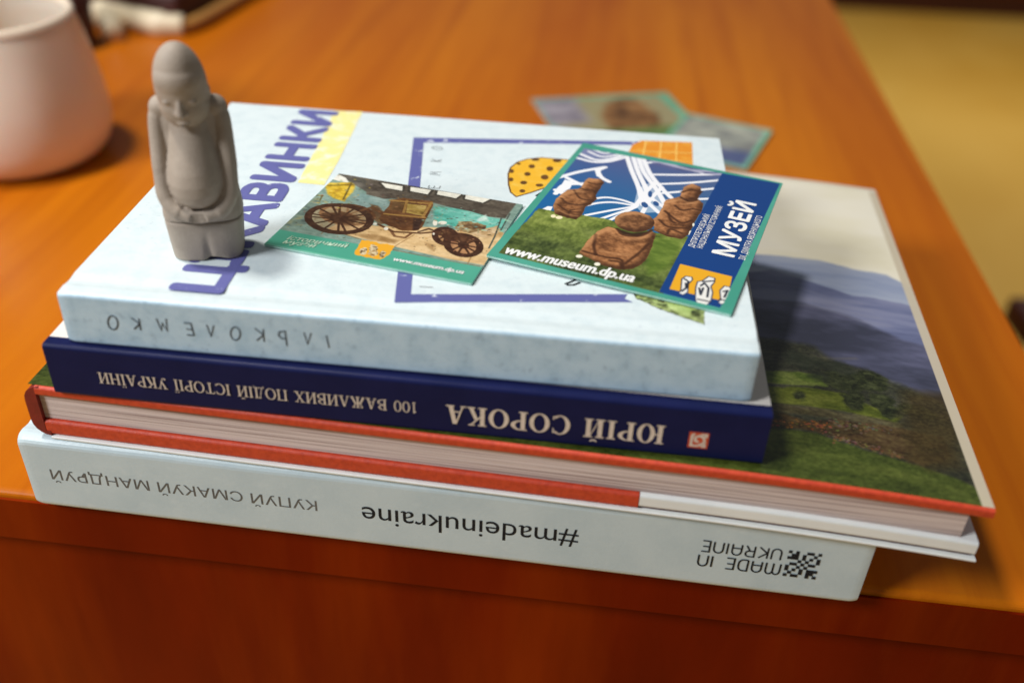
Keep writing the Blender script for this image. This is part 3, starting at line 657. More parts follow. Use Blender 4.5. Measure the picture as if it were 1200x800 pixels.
# spotted yellow hat and orange panel of the cover drawing
hat = [A_(p) for p in [(130.79,87.94),(128.4,91.25),(126.95,97.83),(125.9,106.84),(126.23,112.76),(128.5,118.42),(132,121.8),(137.53,124.2),(142.63,124.05),(150.25,123.91),(154.49,112.7),(148.51,108.73),(143.4,102.14),(140.72,97.23),(135.73,92.27)]]
M['hat_yellow'] = ink('spotted_yellow_ink', (.78, .42, .02), (.80, .52, .08), 200, .5, .7)
M['hat_orange'] = ink('orange_panel_ink', (.70, .25, .015), (.76, .36, .04), 200, .5, .7)
f = top(.00002); f.poly(hat); hatp = f.done('printed_hat', M['hat_yellow'], wb)
f = top(.00006); f.stroke(hat, .0006, True)
SP = [[(136.8,122.07),(136.76,121.74),(136.62,121.42),(136.39,121.12),(136.06,120.87),(135.68,120.68),(135.27,120.56),(134.84,120.53),(134.44,120.58),(134.09,120.71),(133.81,120.91),(133.63,121.17),(133.55,121.47),(133.57,121.79),(133.71,122.12),(133.95,122.41),(134.27,122.67),(134.66,122.86),(135.07,122.98),(135.5,123.02),(135.9,122.97),(136.25,122.84),(136.53,122.63),(136.72,122.37)], [(129.78,116.84),(129.78,116.56),(129.73,116.3),(129.64,116.06),(129.5,115.87),(129.33,115.74),(129.14,115.67),(128.95,115.67),(128.76,115.74),(128.59,115.87),(128.45,116.07),(128.35,116.3),(128.3,116.57),(128.3,116.84),(128.35,117.1),(128.45,117.34),(128.59,117.53),(128.76,117.67),(128.95,117.74),(129.14,117.74),(129.33,117.67),(129.5,117.53),(129.64,117.34),(129.73,117.1)], [(135.48,115.47),(135.48,115.01),(135.39,114.56),(135.22,114.16),(134.99,113.84),(134.71,113.61),(134.4,113.49),(134.07,113.49),(133.76,113.61),(133.48,113.85),(133.26,114.17),(133.1,114.58),(133.02,115.02),(133.02,115.49),(133.11,115.94),(133.27,116.34),(133.51,116.67),(133.79,116.9),(134.1,117.02),(134.43,117.02),(134.74,116.89),(135.02,116.66),(135.25,116.33),(135.4,115.92)], [(142.73,114.55),(142.72,113.98),(142.62,113.42),(142.43,112.93),(142.17,112.54),(141.86,112.26),(141.52,112.12),(141.17,112.14),(140.83,112.29),(140.52,112.59),(140.28,113),(140.11,113.5),(140.02,114.06),(140.03,114.64),(140.12,115.19),(140.31,115.69),(140.57,116.09),(140.88,116.37),(141.23,116.51),(141.58,116.5),(141.92,116.34),(142.23,116.04),(142.47,115.62),(142.64,115.11)], [(127.85,109.66),(127.86,109.21),(127.8,108.78),(127.68,108.4),(127.51,108.09),(127.29,107.87),(127.04,107.77),(126.79,107.78),(126.54,107.91),(126.31,108.15),(126.12,108.48),(125.98,108.87),(125.9,109.31),(125.89,109.76),(125.94,110.2),(126.06,110.58),(126.23,110.89),(126.45,111.11),(126.7,111.21),(126.96,111.2),(127.21,111.07),(127.44,110.83),(127.63,110.5),(127.77,110.1)], [(134.4,108.22),(134.39,107.77),(134.31,107.34),(134.15,106.95),(133.92,106.64),(133.64,106.42),(133.33,106.3),(133.02,106.3),(132.71,106.42),(132.43,106.65),(132.21,106.96),(132.05,107.35),(131.97,107.79),(131.98,108.24),(132.06,108.67),(132.22,109.06),(132.45,109.38),(132.73,109.61),(133.04,109.72),(133.36,109.72),(133.67,109.6),(133.94,109.37),(134.16,109.05),(134.32,108.66)], [(128.32,102.27),(128.34,101.84),(128.29,101.42),(128.18,101.05),(128.02,100.75),(127.82,100.55),(127.59,100.45),(127.36,100.47),(127.12,100.59),(126.91,100.82),(126.73,101.14),(126.6,101.53),(126.53,101.95),(126.52,102.39),(126.56,102.81),(126.67,103.18),(126.83,103.48),(127.03,103.69),(127.26,103.79),(127.5,103.77),(127.73,103.64),(127.94,103.41),(128.12,103.09),(128.25,102.7)], [(141.4,106.6),(141.39,106.04),(141.28,105.51),(141.08,105.03),(140.8,104.64),(140.47,104.37),(140.1,104.23),(139.72,104.24),(139.36,104.38),(139.03,104.66),(138.77,105.06),(138.59,105.54),(138.5,106.08),(138.51,106.64),(138.61,107.18),(138.81,107.66),(139.09,108.05),(139.43,108.33),(139.8,108.47),(140.18,108.46),(140.55,108.31),(140.87,108.03),(141.13,107.63),(141.31,107.14)], [(133.72,100.42),(133.71,100.02),(133.61,99.63),(133.43,99.28),(133.18,99),(132.88,98.79),(132.54,98.68),(132.2,98.67),(131.87,98.77),(131.58,98.96),(131.34,99.23),(131.18,99.57),(131.1,99.96),(131.1,100.35),(131.2,100.74),(131.38,101.1),(131.63,101.39),(131.94,101.59),(132.27,101.71),(132.62,101.72),(132.95,101.62),(133.24,101.43),(133.48,101.15),(133.64,100.81)], [(133.62,93.25),(133.62,92.9),(133.54,92.56),(133.4,92.26),(133.2,92.01),(132.96,91.83),(132.69,91.74),(132.41,91.73),(132.15,91.82),(131.91,91.99),(131.72,92.24),(131.58,92.54),(131.51,92.88),(131.52,93.23),(131.59,93.57),(131.74,93.88),(131.93,94.13),(132.18,94.31),(132.45,94.4),(132.73,94.4),(132.99,94.32),(133.23,94.14),(133.42,93.89),(133.56,93.59)], [(139.91,99.29),(139.89,98.97),(139.77,98.64),(139.56,98.35),(139.28,98.1),(138.94,97.92),(138.58,97.81),(138.21,97.79),(137.85,97.85),(137.54,97.99),(137.3,98.21),(137.13,98.48),(137.06,98.79),(137.08,99.11),(137.2,99.44),(137.41,99.73),(137.69,99.98),(138.02,100.17),(138.39,100.27),(138.76,100.3),(139.12,100.24),(139.43,100.09),(139.68,99.88),(139.84,99.6)], [(145.43,122.72),(145.4,122.28),(145.25,121.85),(144.99,121.45),(144.64,121.12),(144.23,120.88),(143.78,120.74),(143.33,120.72),(142.89,120.81),(142.52,121),(142.22,121.29),(142.01,121.66),(141.93,122.08),(141.96,122.52),(142.11,122.96),(142.37,123.36),(142.71,123.69),(143.13,123.93),(143.58,124.07),(144.04,124.1),(144.47,124.01),(144.85,123.81),(145.15,123.51),(145.35,123.14)]]
for e_ in SP: f.poly([A_(p) for p in e_])
M['brown_ink'] = mat('dark_brown_ink', (.14, .055, .008), .5, col2=(.10, .04, .006), scale=400)
f.done('printed_spots', M['brown_ink'], hatp)
pan = [A_(p) for p in [(170.64,129.38),(173.4,143.53),(177.3,148.69),(198.18,150.81),(197.25,126.85),(195.03,122.45),(183.14,126.72)]]
f = top(.00002); f.poly(pan); panp = f.done('printed_panel', M['hat_orange'], wb)
f = top(.00006)
for l in ([(179.05,148.13),(177.07,127.25)], [(185.43,149.32),(183.79,126.03)], [(191.78,149.61),(190.46,124.82)], [(172.34,137.27),(197.92,139.42)], [(171.32,130.33),(197.47,130.97)]):
    f.stroke([A_(p) for p in l], .0007)
M['gold_ink'] = mat('gold_ink', (.86, .55, .14), .5, col2=(.8, .45, .08), scale=300)
f.done('printed_grid', M['gold_ink'], panp)
for l in ([(137.88,89.78),(139.53,92.92),(141.21,96.11),(143.59,98.73)], [(151.85,29.46),(153.92,31.37),(155.47,33.2)], [(152.42,29.03),(154.56,29.38),(156.64,31.28)]):
    f = top(.00002); f.stroke([A_(p) for p in l], .0009); f.done('printed_outline', M['black_ink'], wb)
c = Canvas(*[v for v in (lambda P: (min(p[0] for p in P), min(p[1] for p in P), max(p[0] for p in P), max(p[1] for p in P)))([(173.11,29.24),(174.15,23.33),(195.74,12.79),(197.08,33.07)])], 5)
c.mottle(np.ones(c.X.shape), [(228, 233, 232), (238, 243, 243)], 8, 8, 3)
ill = [(172.31,30.14),(174.15,24.33),(180.65,19.93),(188.26,15.84),(194.72,12.63),(195.56,21.79),(196,32.9)]
c.mottle(c.cover(ill, 0, .5, 2, 4), [(34, 38, 22), (96, 106, 60), (186, 204, 130), (60, 58, 40)], 3, 2.2, 8)
c.mottle(c.cover([(182.24,30.7),(184.29,20.01),(189.83,16.56),(192.41,21.29),(192.21,32.29)], .2, .8, 2, 5), [(150, 172, 96), (204, 222, 150)], 3, 3, 9)
c.line(ill, .5, (24, 24, 20), closed=True)
c.sheet('printed_landscape', zt - .00001, M['print'], wb, mask=c.cover(ill, 0, .5, 2, 4))

# ------------------------------------------------------------------ museum cards on the white book
ZTOP = Z_A + .01816 + .0001
def card_body(th, L, W, t):
    box('card_board', (0, 0, 0), (L, W, t), M['teal_edge'], th, .0002, 1)
# card with the carriage
c2 = thing('museum_card', 'green-edged card picturing an old brown carriage in a museum hall', 'card', (-.0612, .0046, ZTOP), R(-15.1882), group='museum cards')
L_, W_ = .0719, .0577
card_body(c2, L_, W_, .0009)
c = Canvas(.0, .0, 71.9, 57.7, 6.5)
c.mottle(np.ones(c.X.shape), [(96, 132, 122), (140, 168, 156), (120, 150, 138)], 9, 6, 1)
c.mottle(c.cover([(42.44,45.04),(55.65,47.33),(65.56,44.06),(69.8,44.47),(70.74,34.4),(58.63,32.13),(46.62,34.55)], .6), [(74, 170, 152), (104, 192, 174), (140, 206, 190)], 8, 4, 2)
c.mottle(c.cover([(13.03,45.24),(22.99,46.47),(28.64,39.8),(28.2,28.79),(18.23,28.57)], 1), [(128, 160, 156), (156, 182, 176)], 6, 4, 3)
ceil = [(-4.09,59.15),(-0.75,58.09),(9.01,52.68),(17.45,49.74),(23.7,49.1),(25.93,46.96),(19.55,63.1)]
c.mottle(c.cover([(-3.13,59.52),(-0.75,58.09),(3.76,54.44),(9.96,50.55),(18.09,45.75),(26.84,46.71),(18.19,67.79)], .3), [(74, 70, 62), (98, 92, 82), (120, 116, 108)], 9, 5, 4)
c.mottle(c.cover([(9.47,61.38),(18.79,62.2),(67.1,68.57),(69.5,60.36),(68.99,45.35),(63.27,44.39),(56.13,45.92),(48.08,46.56),(40.92,47.58),(30.89,46.92),(23.91,44.26),(16.52,45.28)], .3), [(66, 56, 46), (86, 76, 64), (104, 94, 80)], 10, 4, 5)
for w in ([(17.67,56.02),(26.17,56.07),(27.45,52.59),(20.95,52.73)], [(29.11,56.66),(37.08,56.93),(37.11,53.15),(30.28,53.41)], [(39.59,57.37),(48.5,57.5),(47.76,53.87),(40.24,54.35)], [(50.27,57.53),(59.88,58.49),(57.95,53.93),(50.94,54.57)]):
    c.line(w, 2.0, (52, 46, 38), .8, .2, True); c.poly(w, (250, 247, 232))
c.poly([(-2.51,55.21),(0.44,56.74),(3.98,55.16),(6.74,51.81),(2.75,51.77),(-0.89,52.39)], (248, 245, 232), soft=.2)
c.mottle(c.cover([(-1.36,48.69),(7.5,52.35),(9.49,50.99),(11.14,45.5),(11.59,37.37),(6.87,38.27),(3.28,40.69)], .4, .5), [(170, 130, 20), (226, 186, 40), (236, 206, 90)], 4, 3, 7)
for l in ([(0.58,46.95),(8.78,50.72)], [(7.59,52.13),(10.45,38.69)], [(2.15,39.07),(3.65,32.62),(4.22,26.02)], [(-0.14,38.19),(2.4,38.57)], [(1.92,28.53),(1.74,36.55)]): c.line(l, .7, (88, 74, 26), .8, .2)
c.mottle(c.cover([(-0.8,28.63),(0.8,37.37),(4.56,32.96),(3.75,26.97),(6.55,17.09),(2.22,14.39),(-0.18,14.02)], .6, .5), [(150, 150, 110), (118, 142, 130), (92, 110, 104)], 3, 2, 8)
# floor
c.mottle(c.cover([(14.54,16.16),(17.69,24.82),(28.96,24.42),(48.37,30.57),(56.72,31.41),(68.51,38.13),(71.69,34.75),(73.64,12),(59.44,11.85),(33.49,13.84)], .3), [(196, 156, 100), (222, 184, 128), (232, 198, 146)], 12, 5, 9)
for l in ([(40.11,12.01),(43.63,23.13)], [(66.73,11.48),(66.07,19.53)], [(14.36,12.67),(14.38,15.8)]): c.line(l, .35, (140, 100, 54), .8)
c.line([(17.92,15.97),(40.94,11.26),(55.81,10.51),(70.94,11.01)], .4, (120, 84, 40), .8)
for sh in ([(24.27,16.38),(31.2,18.98),(38.09,17.45),(37.75,15.29),(30.14,14.48)], [(48.76,19.53),(52.72,18.84),(53.66,14.92),(50.77,17.04)], [(33.74,18.32),(40.04,17.37),(39.88,15.14),(34.02,15.12)]): c.poly(sh, (150, 110, 60), .7, .7)
# carriage: wheels, body, fore-carriage
def wheel(pts, rim, col, spokes, hub=.16, bg=None):
    cx = sum(p[0] for p in pts) / len(pts); cy = sum(p[1] for p in pts) / len(pts)
    if bg: c.poly(pts, bg[0], bg[1])
    for i in range(spokes):
        p = pts[int(i * len(pts) / spokes)]; c.line([(cx, cy), p], .85, col, .95)
    c.line(pts, rim, col, closed=True)
    c.poly([(cx + (p[0] - cx) * hub, cy + (p[1] - cy) * hub) for p in pts], col)
wheel([(25.72,30.47),(26.12,28.62),(25.87,26.79),(25.01,25.08),(23.6,23.62),(21.73,22.49),(19.53,21.77),(17.14,21.5),(14.71,21.7),(12.41,22.36),(10.38,23.44),(8.76,24.88),(7.67,26.58),(7.19,28.42),(7.36,30.3),(8.17,32.06),(9.59,33.59),(11.5,34.77),(13.78,35.52),(16.26,35.79),(18.76,35.55),(21.11,34.83),(23.14,33.69),(24.71,32.19)], 1.6, (92, 50, 20), 8, .2, ((150, 110, 66), .5))
wheel([(25.93,26.99),(26.53,24.49),(26.37,22.04),(25.47,19.79),(23.91,17.88),(21.78,16.44),(19.24,15.56),(16.42,15.28),(13.53,15.63),(10.74,16.59),(8.23,18.11),(6.17,20.09),(4.71,22.42),(3.97,24.93),(4,27.45),(4.81,29.81),(6.37,31.84),(8.57,33.38),(11.24,34.32),(14.19,34.59),(17.22,34.17),(20.09,33.09),(22.61,31.45),(24.59,29.37)], 2.6, (64, 32, 12), 14, .3, ((206, 160, 110), .55))
c.poly([(7.79,26.26),(14.05,29.75),(22.01,28.32),(21.43,22.68),(14.86,21.28)], (76, 40, 14), .8, .5, .8, 2)
c.line([(19.9,33.09),(22.21,36.23),(26.63,34.51),(32.5,27.92)], 1.4, (110, 66, 30), .9, .2)
c.poly([(20.47,39.01),(24.06,38.07),(29.69,33.43),(33.83,28.42),(30.24,25.99),(26.83,27.95)], (104, 64, 30), .85, .4, .8, 2)
bd = [(28.2,28.79),(27.66,33.34),(27.65,39.42),(26.38,44.57),(30.12,47.39),(40.8,48.67),(42.34,45),(43.03,36.75),(43.94,30.05),(43.98,26.41),(38.86,24.26),(33.31,25.83)]
c.mottle(c.cover(bd, .15, .4, 3), [(76, 40, 14), (98, 56, 22), (124, 78, 36)], 6, 4, 11)
c.mottle(c.cover([(33.03,43.7),(40.05,44.62),(41.53,36.78),(35.09,37.11)], .1), [(120, 88, 28), (176, 142, 62), (196, 166, 90)], 4, 3, 12)
c.poly([(27.33,43.67),(31.3,45.18),(33.27,37.87),(29.11,37.27)], (104, 72, 36), .8, .3)
for l in ([(31.92,46.05),(34.28,37.04)], [(40.67,47.49),(41.82,36.29)], [(26.36,43.93),(41.21,46.81)], [(28.39,33.61),(42.5,35.95)]): c.line(l, 1.0, (176, 132, 62), .9)
c.poly([(39.08,34.07),(42.42,34.74),(43.71,27.1),(42.01,25.9)], (44, 20, 10), .9, .3)
c.line([(34.93,23.24),(37.93,19.89),(41.59,20.15),(42.31,23.75)], 1.0, (120, 78, 44)); c.line([(29.48,25.77),(36.27,22.62),(45.14,24.81),(50.43,27.92)], 1.1, (88, 52, 24))
c.line([(44.28,25.62),(46.84,28.85),(51.27,27.11)], 1.0, (96, 70, 46))
wheel([(57.76,25.37),(57.93,24.06),(57.81,22.87),(57.44,21.9),(56.82,21.19),(56.01,20.8),(55.05,20.74),(54.01,21.03),(52.96,21.65),(51.97,22.55),(51.1,23.68),(50.41,24.97),(49.95,26.33),(49.76,27.66),(49.85,28.87),(50.22,29.89),(50.84,30.63),(51.68,31.03),(52.66,31.08),(53.73,30.77),(54.8,30.12),(55.8,29.18),(56.67,28.02),(57.33,26.72)], 2.2, (58, 28, 12), 8, .35, ((150, 100, 60), .7))
wheel([(67.28,22.17),(67.49,20.47),(67.29,18.89),(66.71,17.55),(65.78,16.51),(64.58,15.86),(63.17,15.62),(61.64,15.82),(60.11,16.45),(58.66,17.46),(57.39,18.79),(56.4,20.37),(55.75,22.08),(55.49,23.8),(55.64,25.43),(56.21,26.84),(57.14,27.93),(58.39,28.62),(59.85,28.86),(61.43,28.63),(63,27.95),(64.47,26.88),(65.73,25.49),(66.68,23.88)], 2.4, (56, 26, 10), 10, .35, ((176, 120, 78), .8))
c.poly([(49.3,28.06),(52.74,30.49),(59.66,29.13),(64.58,28.73),(63.21,24.92),(56.33,23.45)], (70, 36, 16), .85, .4, .6, 2)
c.mottle(c.cover([(54.94,31.89),(54.77,37.03),(58.46,39.01),(64.32,37.71),(65.5,32.43),(60.27,30.48)], .3, .9, 2, 6), [(86, 60, 34), (150, 118, 74), (176, 170, 130)], 3, 3, 14)
c.mottle(c.cover([(61.22,30.83),(68.18,39.17),(70.11,36.43),(67.89,29.97),(62.83,29.19)], .4, .6, 2, 6), [(196, 160, 112), (226, 200, 160)], 3, 3, 15)
for p in ([(48.01,33.91),(48.18,33.37),(48.28,32.84),(48.32,32.38),(48.28,31.99),(48.17,31.72),(48,31.58),(47.77,31.57),(47.51,31.71),(47.23,31.97),(46.96,32.34),(46.7,32.81),(46.47,33.33),(46.3,33.87),(46.19,34.39),(46.16,34.86),(46.19,35.25),(46.3,35.53),(46.48,35.68),(46.7,35.68),(46.97,35.54),(47.25,35.28),(47.53,34.89),(47.79,34.43)], [(51.09,35.06),(51.16,34.73),(51.12,34.38),(50.98,34.03),(50.75,33.73),(50.45,33.47),(50.09,33.29),(49.7,33.19),(49.31,33.19),(48.94,33.27),(48.62,33.44),(48.37,33.68),(48.2,33.98),(48.13,34.32),(48.17,34.67),(48.3,35.01),(48.53,35.32),(48.84,35.57),(49.2,35.76),(49.59,35.86),(49.98,35.86),(50.35,35.78),(50.67,35.61),(50.93,35.37)], [(33.76,23.94),(33.84,23.7),(33.86,23.47),(33.83,23.24),(33.75,23.05),(33.63,22.9),(33.47,22.81),(33.29,22.78),(33.09,22.8),(32.9,22.89),(32.72,23.04),(32.56,23.22),(32.44,23.45),(32.37,23.68),(32.34,23.92),(32.37,24.14),(32.45,24.34),(32.57,24.49),(32.73,24.58),(32.92,24.61),(33.11,24.59),(33.31,24.5),(33.49,24.35),(33.65,24.16)], [(49.9,26.15),(49.97,25.94),(50,25.74),(50,25.55),(49.97,25.4),(49.91,25.28),(49.82,25.22),(49.71,25.21),(49.59,25.26),(49.47,25.35),(49.35,25.49),(49.24,25.67),(49.15,25.87),(49.09,26.07),(49.05,26.28),(49.05,26.46),(49.08,26.62),(49.15,26.73),(49.23,26.8),(49.34,26.81),(49.46,26.76),(49.59,26.66),(49.71,26.52),(49.82,26.35)], [(33.86,24.16),(33.95,23.87),(33.99,23.57),(33.98,23.31),(33.9,23.08),(33.78,22.91),(33.61,22.8),(33.42,22.77),(33.2,22.82),(32.99,22.94),(32.78,23.12),(32.6,23.36),(32.46,23.63),(32.36,23.92),(32.32,24.22),(32.34,24.49),(32.41,24.71),(32.53,24.89),(32.7,24.99),(32.9,25.03),(33.11,24.98),(33.33,24.86),(33.54,24.67),(33.72,24.43)], [(28.93,25.93),(29,25.71),(29.03,25.48),(29,25.27),(28.93,25.09),(28.82,24.96),(28.67,24.87),(28.5,24.84),(28.31,24.86),(28.13,24.95),(27.96,25.08),(27.81,25.26),(27.7,25.47),(27.62,25.69),(27.6,25.91),(27.62,26.12),(27.69,26.3),(27.81,26.44),(27.96,26.53),(28.13,26.56),(28.31,26.54),(28.5,26.45),(28.67,26.32),(28.82,26.14)]): c.poly(p, (246, 240, 222), .95, .15)
c.poly([(60.19,42.03),(61.77,45.63),(64.29,41.21),(60.4,39.74)], (210, 232, 222), .9, .5)
for l in ([(67.6,45.43),(69.46,31.67),(70.07,23.15)], [(69.48,49.15),(70.11,36.43)]): c.line(l, .6, (70, 78, 70), .9)
gd = np.random.default_rng(11)
for reg, n_, cols_, rr in (([(21.46,44.6),(39.97,51.66),(49.01,27.39),(31.58,20.86)], 90, ((176, 128, 62), (52, 26, 10), (138, 88, 44)), .45), ([(46.48,35.68),(63.95,42.26),(71.29,19.36),(54.8,13.25)], 110, ((196, 150, 100), (46, 24, 10), (120, 78, 42)), .5),
                           ([(1.44,29.48),(27.79,41.79),(34.91,24.55),(9.63,12.97)], 90, ((168, 120, 72), (50, 24, 8), (120, 72, 34)), .45), ([(41.94,44.85),(67.84,47.32),(71.07,36.79),(46.66,32.23)], 60, ((120, 190, 176), (176, 214, 200), (86, 120, 104)), .7), ([(-8.68,52.19),(6.58,58.09),(15.91,37.28),(1.39,31.76)], 60, ((210, 176, 60), (110, 96, 50), (150, 150, 120)), .6)):
    xs = [p[0] for p in reg]; ys = [p[1] for p in reg]
    for _ in range(n_):
        px_, py_ = gd.uniform(min(xs), max(xs)), gd.uniform(min(ys), max(ys)); r_ = rr * gd.uniform(.3, 1)
        m_ = np.clip(1.2 - np.hypot((c.X - px_) / gd.uniform(.6, 2), c.Y - py_) / r_, 0, 1)
        c.mix(m_ * .7, np.array(cols_[gd.integers(3)]) + gd.normal(0, 10, 3))
c.mottle(np.ones(c.X.shape), [(20, 16, 10), (236, 226, 204)], 1.4, .9, 77, .10)
# green strip with the emblem
c.mottle(c.cover([(-15.97,11.97),(-0.87,10.79),(72.09,10.57),(81.84,10.47),(83.03,-2.7),(-3.72,-9.61)], .1), [(70, 156, 130), (82, 168, 144)], 20, 20, 16)
c.line([(-0.3,0.33),(72.25,-0.23)], 1.0, (120, 196, 168), .8)
em = [(28.59,13.7),(40.32,13.85),(40.95,10.53),(40.17,5.41),(38.64,3.89),(34.95,3.48),(30.31,4.64)]
c.poly(em, (232, 168, 40), 1, 0, .9, 2)
for e_ in ([(33.23,6.93),(33.35,6.29),(33.38,5.72),(33.32,5.25),(33.18,4.91),(32.96,4.74),(32.69,4.73),(32.37,4.89),(32.04,5.22),(31.7,5.68),(31.39,6.25),(31.13,6.88),(30.93,7.55),(30.81,8.19),(30.78,8.78),(30.83,9.26),(30.97,9.6),(31.19,9.78),(31.47,9.78),(31.79,9.61),(32.13,9.28),(32.47,8.81),(32.77,8.24),(33.03,7.6)], [(36.73,8.11),(36.96,7.1),(37.05,6.19),(37.01,5.42),(36.83,4.86),(36.53,4.52),(36.13,4.45),(35.66,4.64),(35.14,5.07),(34.62,5.73),(34.12,6.57),(33.68,7.54),(33.33,8.56),(33.09,9.58),(32.99,10.51),(33.02,11.3),(33.2,11.89),(33.5,12.23),(33.91,12.3),(34.39,12.11),(34.92,11.65),(35.46,10.97),(35.96,10.11),(36.39,9.13)], [(39.87,7.2),(39.99,6.64),(40.03,6.12),(40,5.69),(39.89,5.37),(39.71,5.18),(39.47,5.14),(39.2,5.25),(38.9,5.5),(38.6,5.87),(38.32,6.35),(38.07,6.89),(37.88,7.46),(37.75,8.03),(37.71,8.55),(37.74,8.99),(37.85,9.32),(38.03,9.51),(38.27,9.55),(38.55,9.44),(38.85,9.18),(39.15,8.8),(39.43,8.32),(39.68,7.77)]):
    c.mottle(c.cover(e_, .1, .8, 1.5, 7), [(90, 66, 40), (230, 214, 176), (150, 110, 60)], 1.6, 1.2, 18)
c.sheet('card_picture', .00094, M['print'], c2, gain=.90)
a, b = [(43.6,4.56),(67.45,4.37)]
text('web_address', 'www.museum.dp.ua', mm(a, .00102), mm(b, .00102), (.0, 1, 0), .0022, M['white_ink'], c2, bold=.035, shear=.2, ref='d')
M['pale_green_ink'] = mat('pale_green_ink', (.55, .72, .55), .5, col2=(.40, .62, .48), scale=500)
a, b = [(5.49,5.28),(26.35,6.87)]
text('card_lettering', 'історичний', mm(a, .00102), mm(b, .00102), (-.1, 1, 0), .0027, M['pale_green_ink'], c2, bold=.02, shear=.3, ref='Н')
a, b = [(5.36,2.43),(16.63,3.26)]
text('card_lettering', 'музей', mm(a, .00102), mm(b, .00102), (-.1, 1, 0), .0027, M['pale_green_ink'], c2, bold=.02, shear=.3, ref='Н')

# card with the stone figures on grass
L_, W_ = .0805, .1010
c1 = thing('museum_card', 'green-edged card picturing three brown stone idols on grass beside a dark blue panel', 'card', (.0119, .0022, ZTOP + .0010), group='museum cards', rot=(0, .0121, R(-20.2093)))
card_body(c1, L_, W_, .0009)
c = Canvas(0, 0, 80.5, 101, 7)
c.mottle(np.ones(c.X.shape), [(74, 150, 132), (84, 162, 144)], 30, 30, 1)
inner = [(3.06,3.04),(2.11,96.06),(79.1,100.2),(76.54,2.3)]
sky = c.cover(inner)
yy = np.clip((c.Y - 50) / 50, 0, 1)[..., None]; xx = np.clip(c.X / 60, 0, 1)[..., None]
col = np.array((24, 98, 158)) * (1 - yy) + np.array((90, 88, 140)) * yy; col = col * (1 - .4 * xx) + np.array((78, 110, 140)) * .4 * xx
c.c = c.c * (1 - sky[..., None]) + col * sky[..., None]
Wh = (246, 246, 250)
wl_ = lambda pts, w=1.5: c.curve(pts, w, Wh)
# white linear drawing behind the figures
for k, pts in enumerate(([(2.87,85.83),(9.3,85.35),(14.8,88.73),(19.6,95.8)], [(2.52,89.88),(9.88,87.64),(15.15,91.91),(18.94,99.23)], [(4.58,93.82),(11.26,91.67),(17.29,98.06)], [(5.69,96.62),(10.83,95.2),(14.83,99.61)])): wl_(pts, 1.6 if k < 2 else 1.1)
c.poly([(1.07,97.3),(18.07,98.8),(19.38,96.54),(15.72,92.2),(9.43,89.08),(3,88.43)], Wh, .25)
for pts in ([(18.44,99.39),(25.15,84.47),(31.37,71.8),(36.62,58.4)], [(21.08,99.54),(27.23,85.5),(33.68,72.92),(37.44,63.59)], [(23.33,99.5),(29.75,85.39),(37.67,73.6),(44.22,62.08)], [(25.37,99.36),(32.25,85.27),(40.09,74.28),(44.51,68.97)]): wl_(pts, 1.9)
c.poly([(33.77,57.02),(31.53,70.11),(33.06,75.18),(34.43,77.13),(36.78,76.99),(42.24,67.87),(45.75,62.81),(43.39,55.58),(38.32,52.21)], Wh, .55)
for pts in ([(36.17,79.28),(34.89,68.49),(34.53,55.03)], [(39.4,75.72),(37.99,63.86),(38.21,52.62)], [(31.65,71.93),(36.36,63.07),(43.5,55.17)], [(32.88,75.09),(37.89,65.75),(44.49,59.84)]): wl_(pts, 1.7)
for e_ in ([(38.82,57.8),(38.78,57.37),(38.64,57.02),(38.41,56.8),(38.11,56.7),(37.76,56.74),(37.38,56.92),(37,57.23),(36.64,57.64),(36.32,58.12),(36.07,58.65),(35.91,59.18),(35.85,59.69),(35.89,60.14),(36.03,60.49),(36.25,60.72),(36.55,60.81),(36.91,60.76),(37.29,60.58),(37.68,60.27),(38.04,59.86),(38.36,59.37),(38.6,58.84),(38.76,58.31)], [(37.55,68.54),(37.71,67.85),(37.81,67.19),(37.83,66.59),(37.79,66.1),(37.69,65.76),(37.52,65.58),(37.31,65.58),(37.07,65.75),(36.81,66.09),(36.55,66.57),(36.3,67.17),(36.1,67.83),(35.94,68.53),(35.84,69.2),(35.81,69.8),(35.85,70.3),(35.95,70.65),(36.12,70.83),(36.33,70.83),(36.58,70.65),(36.84,70.31),(37.11,69.81),(37.35,69.21)], [(42.08,60.8),(42.04,60.4),(41.92,60.09),(41.72,59.88),(41.47,59.79),(41.17,59.83),(40.84,59.98),(40.51,60.25),(40.2,60.61),(39.94,61.04),(39.73,61.51),(39.6,61.98),(39.54,62.44),(39.58,62.84),(39.7,63.15),(39.9,63.36),(40.15,63.46),(40.46,63.42),(40.79,63.26),(41.12,62.99),(41.42,62.63),(41.69,62.2),(41.9,61.73),(42.03,61.25)]): c.poly(e_, (44, 84, 140))
for pts in ([(32.44,84.56),(44.96,90.71),(58.13,98.25)], [(36.84,77.54),(46.64,83.61),(58.27,92.44)], [(40.89,71.16),(48.26,76.74),(58.32,84.69)], [(44.15,66.36),(51.65,70.97),(59.21,75.61)], [(26.76,98.33),(37.07,96.66),(45.85,96.02),(53.77,98.82)], [(32.3,98.23),(41.42,96.58),(50.25,95.46)], [(28.4,94.33),(32.56,97.23),(38.88,98.11)]): wl_(pts, 1.5)
c.mottle(c.cover([(27.32,100.33),(57.2,100.23),(57.47,96.31),(40.09,93.18),(31.14,94.29)], .2), [(80, 80, 120), (110, 108, 150)], 5, 5, 4, .5)
for pts in ([(1.84,65.86),(6.8,73.57),(11.53,79.13),(14.99,82.74)], [(14.8,82.65),(13.49,78.47),(16.35,73.49),(20.07,71.14)], [(4.69,66.99),(9.81,64.58),(14.48,63.31)], [(5.33,52.39),(5.83,60.6),(12.25,65.26)], [(4.28,55.33),(7.6,53.98),(9.3,57.28)]): wl_(pts, 1.9)
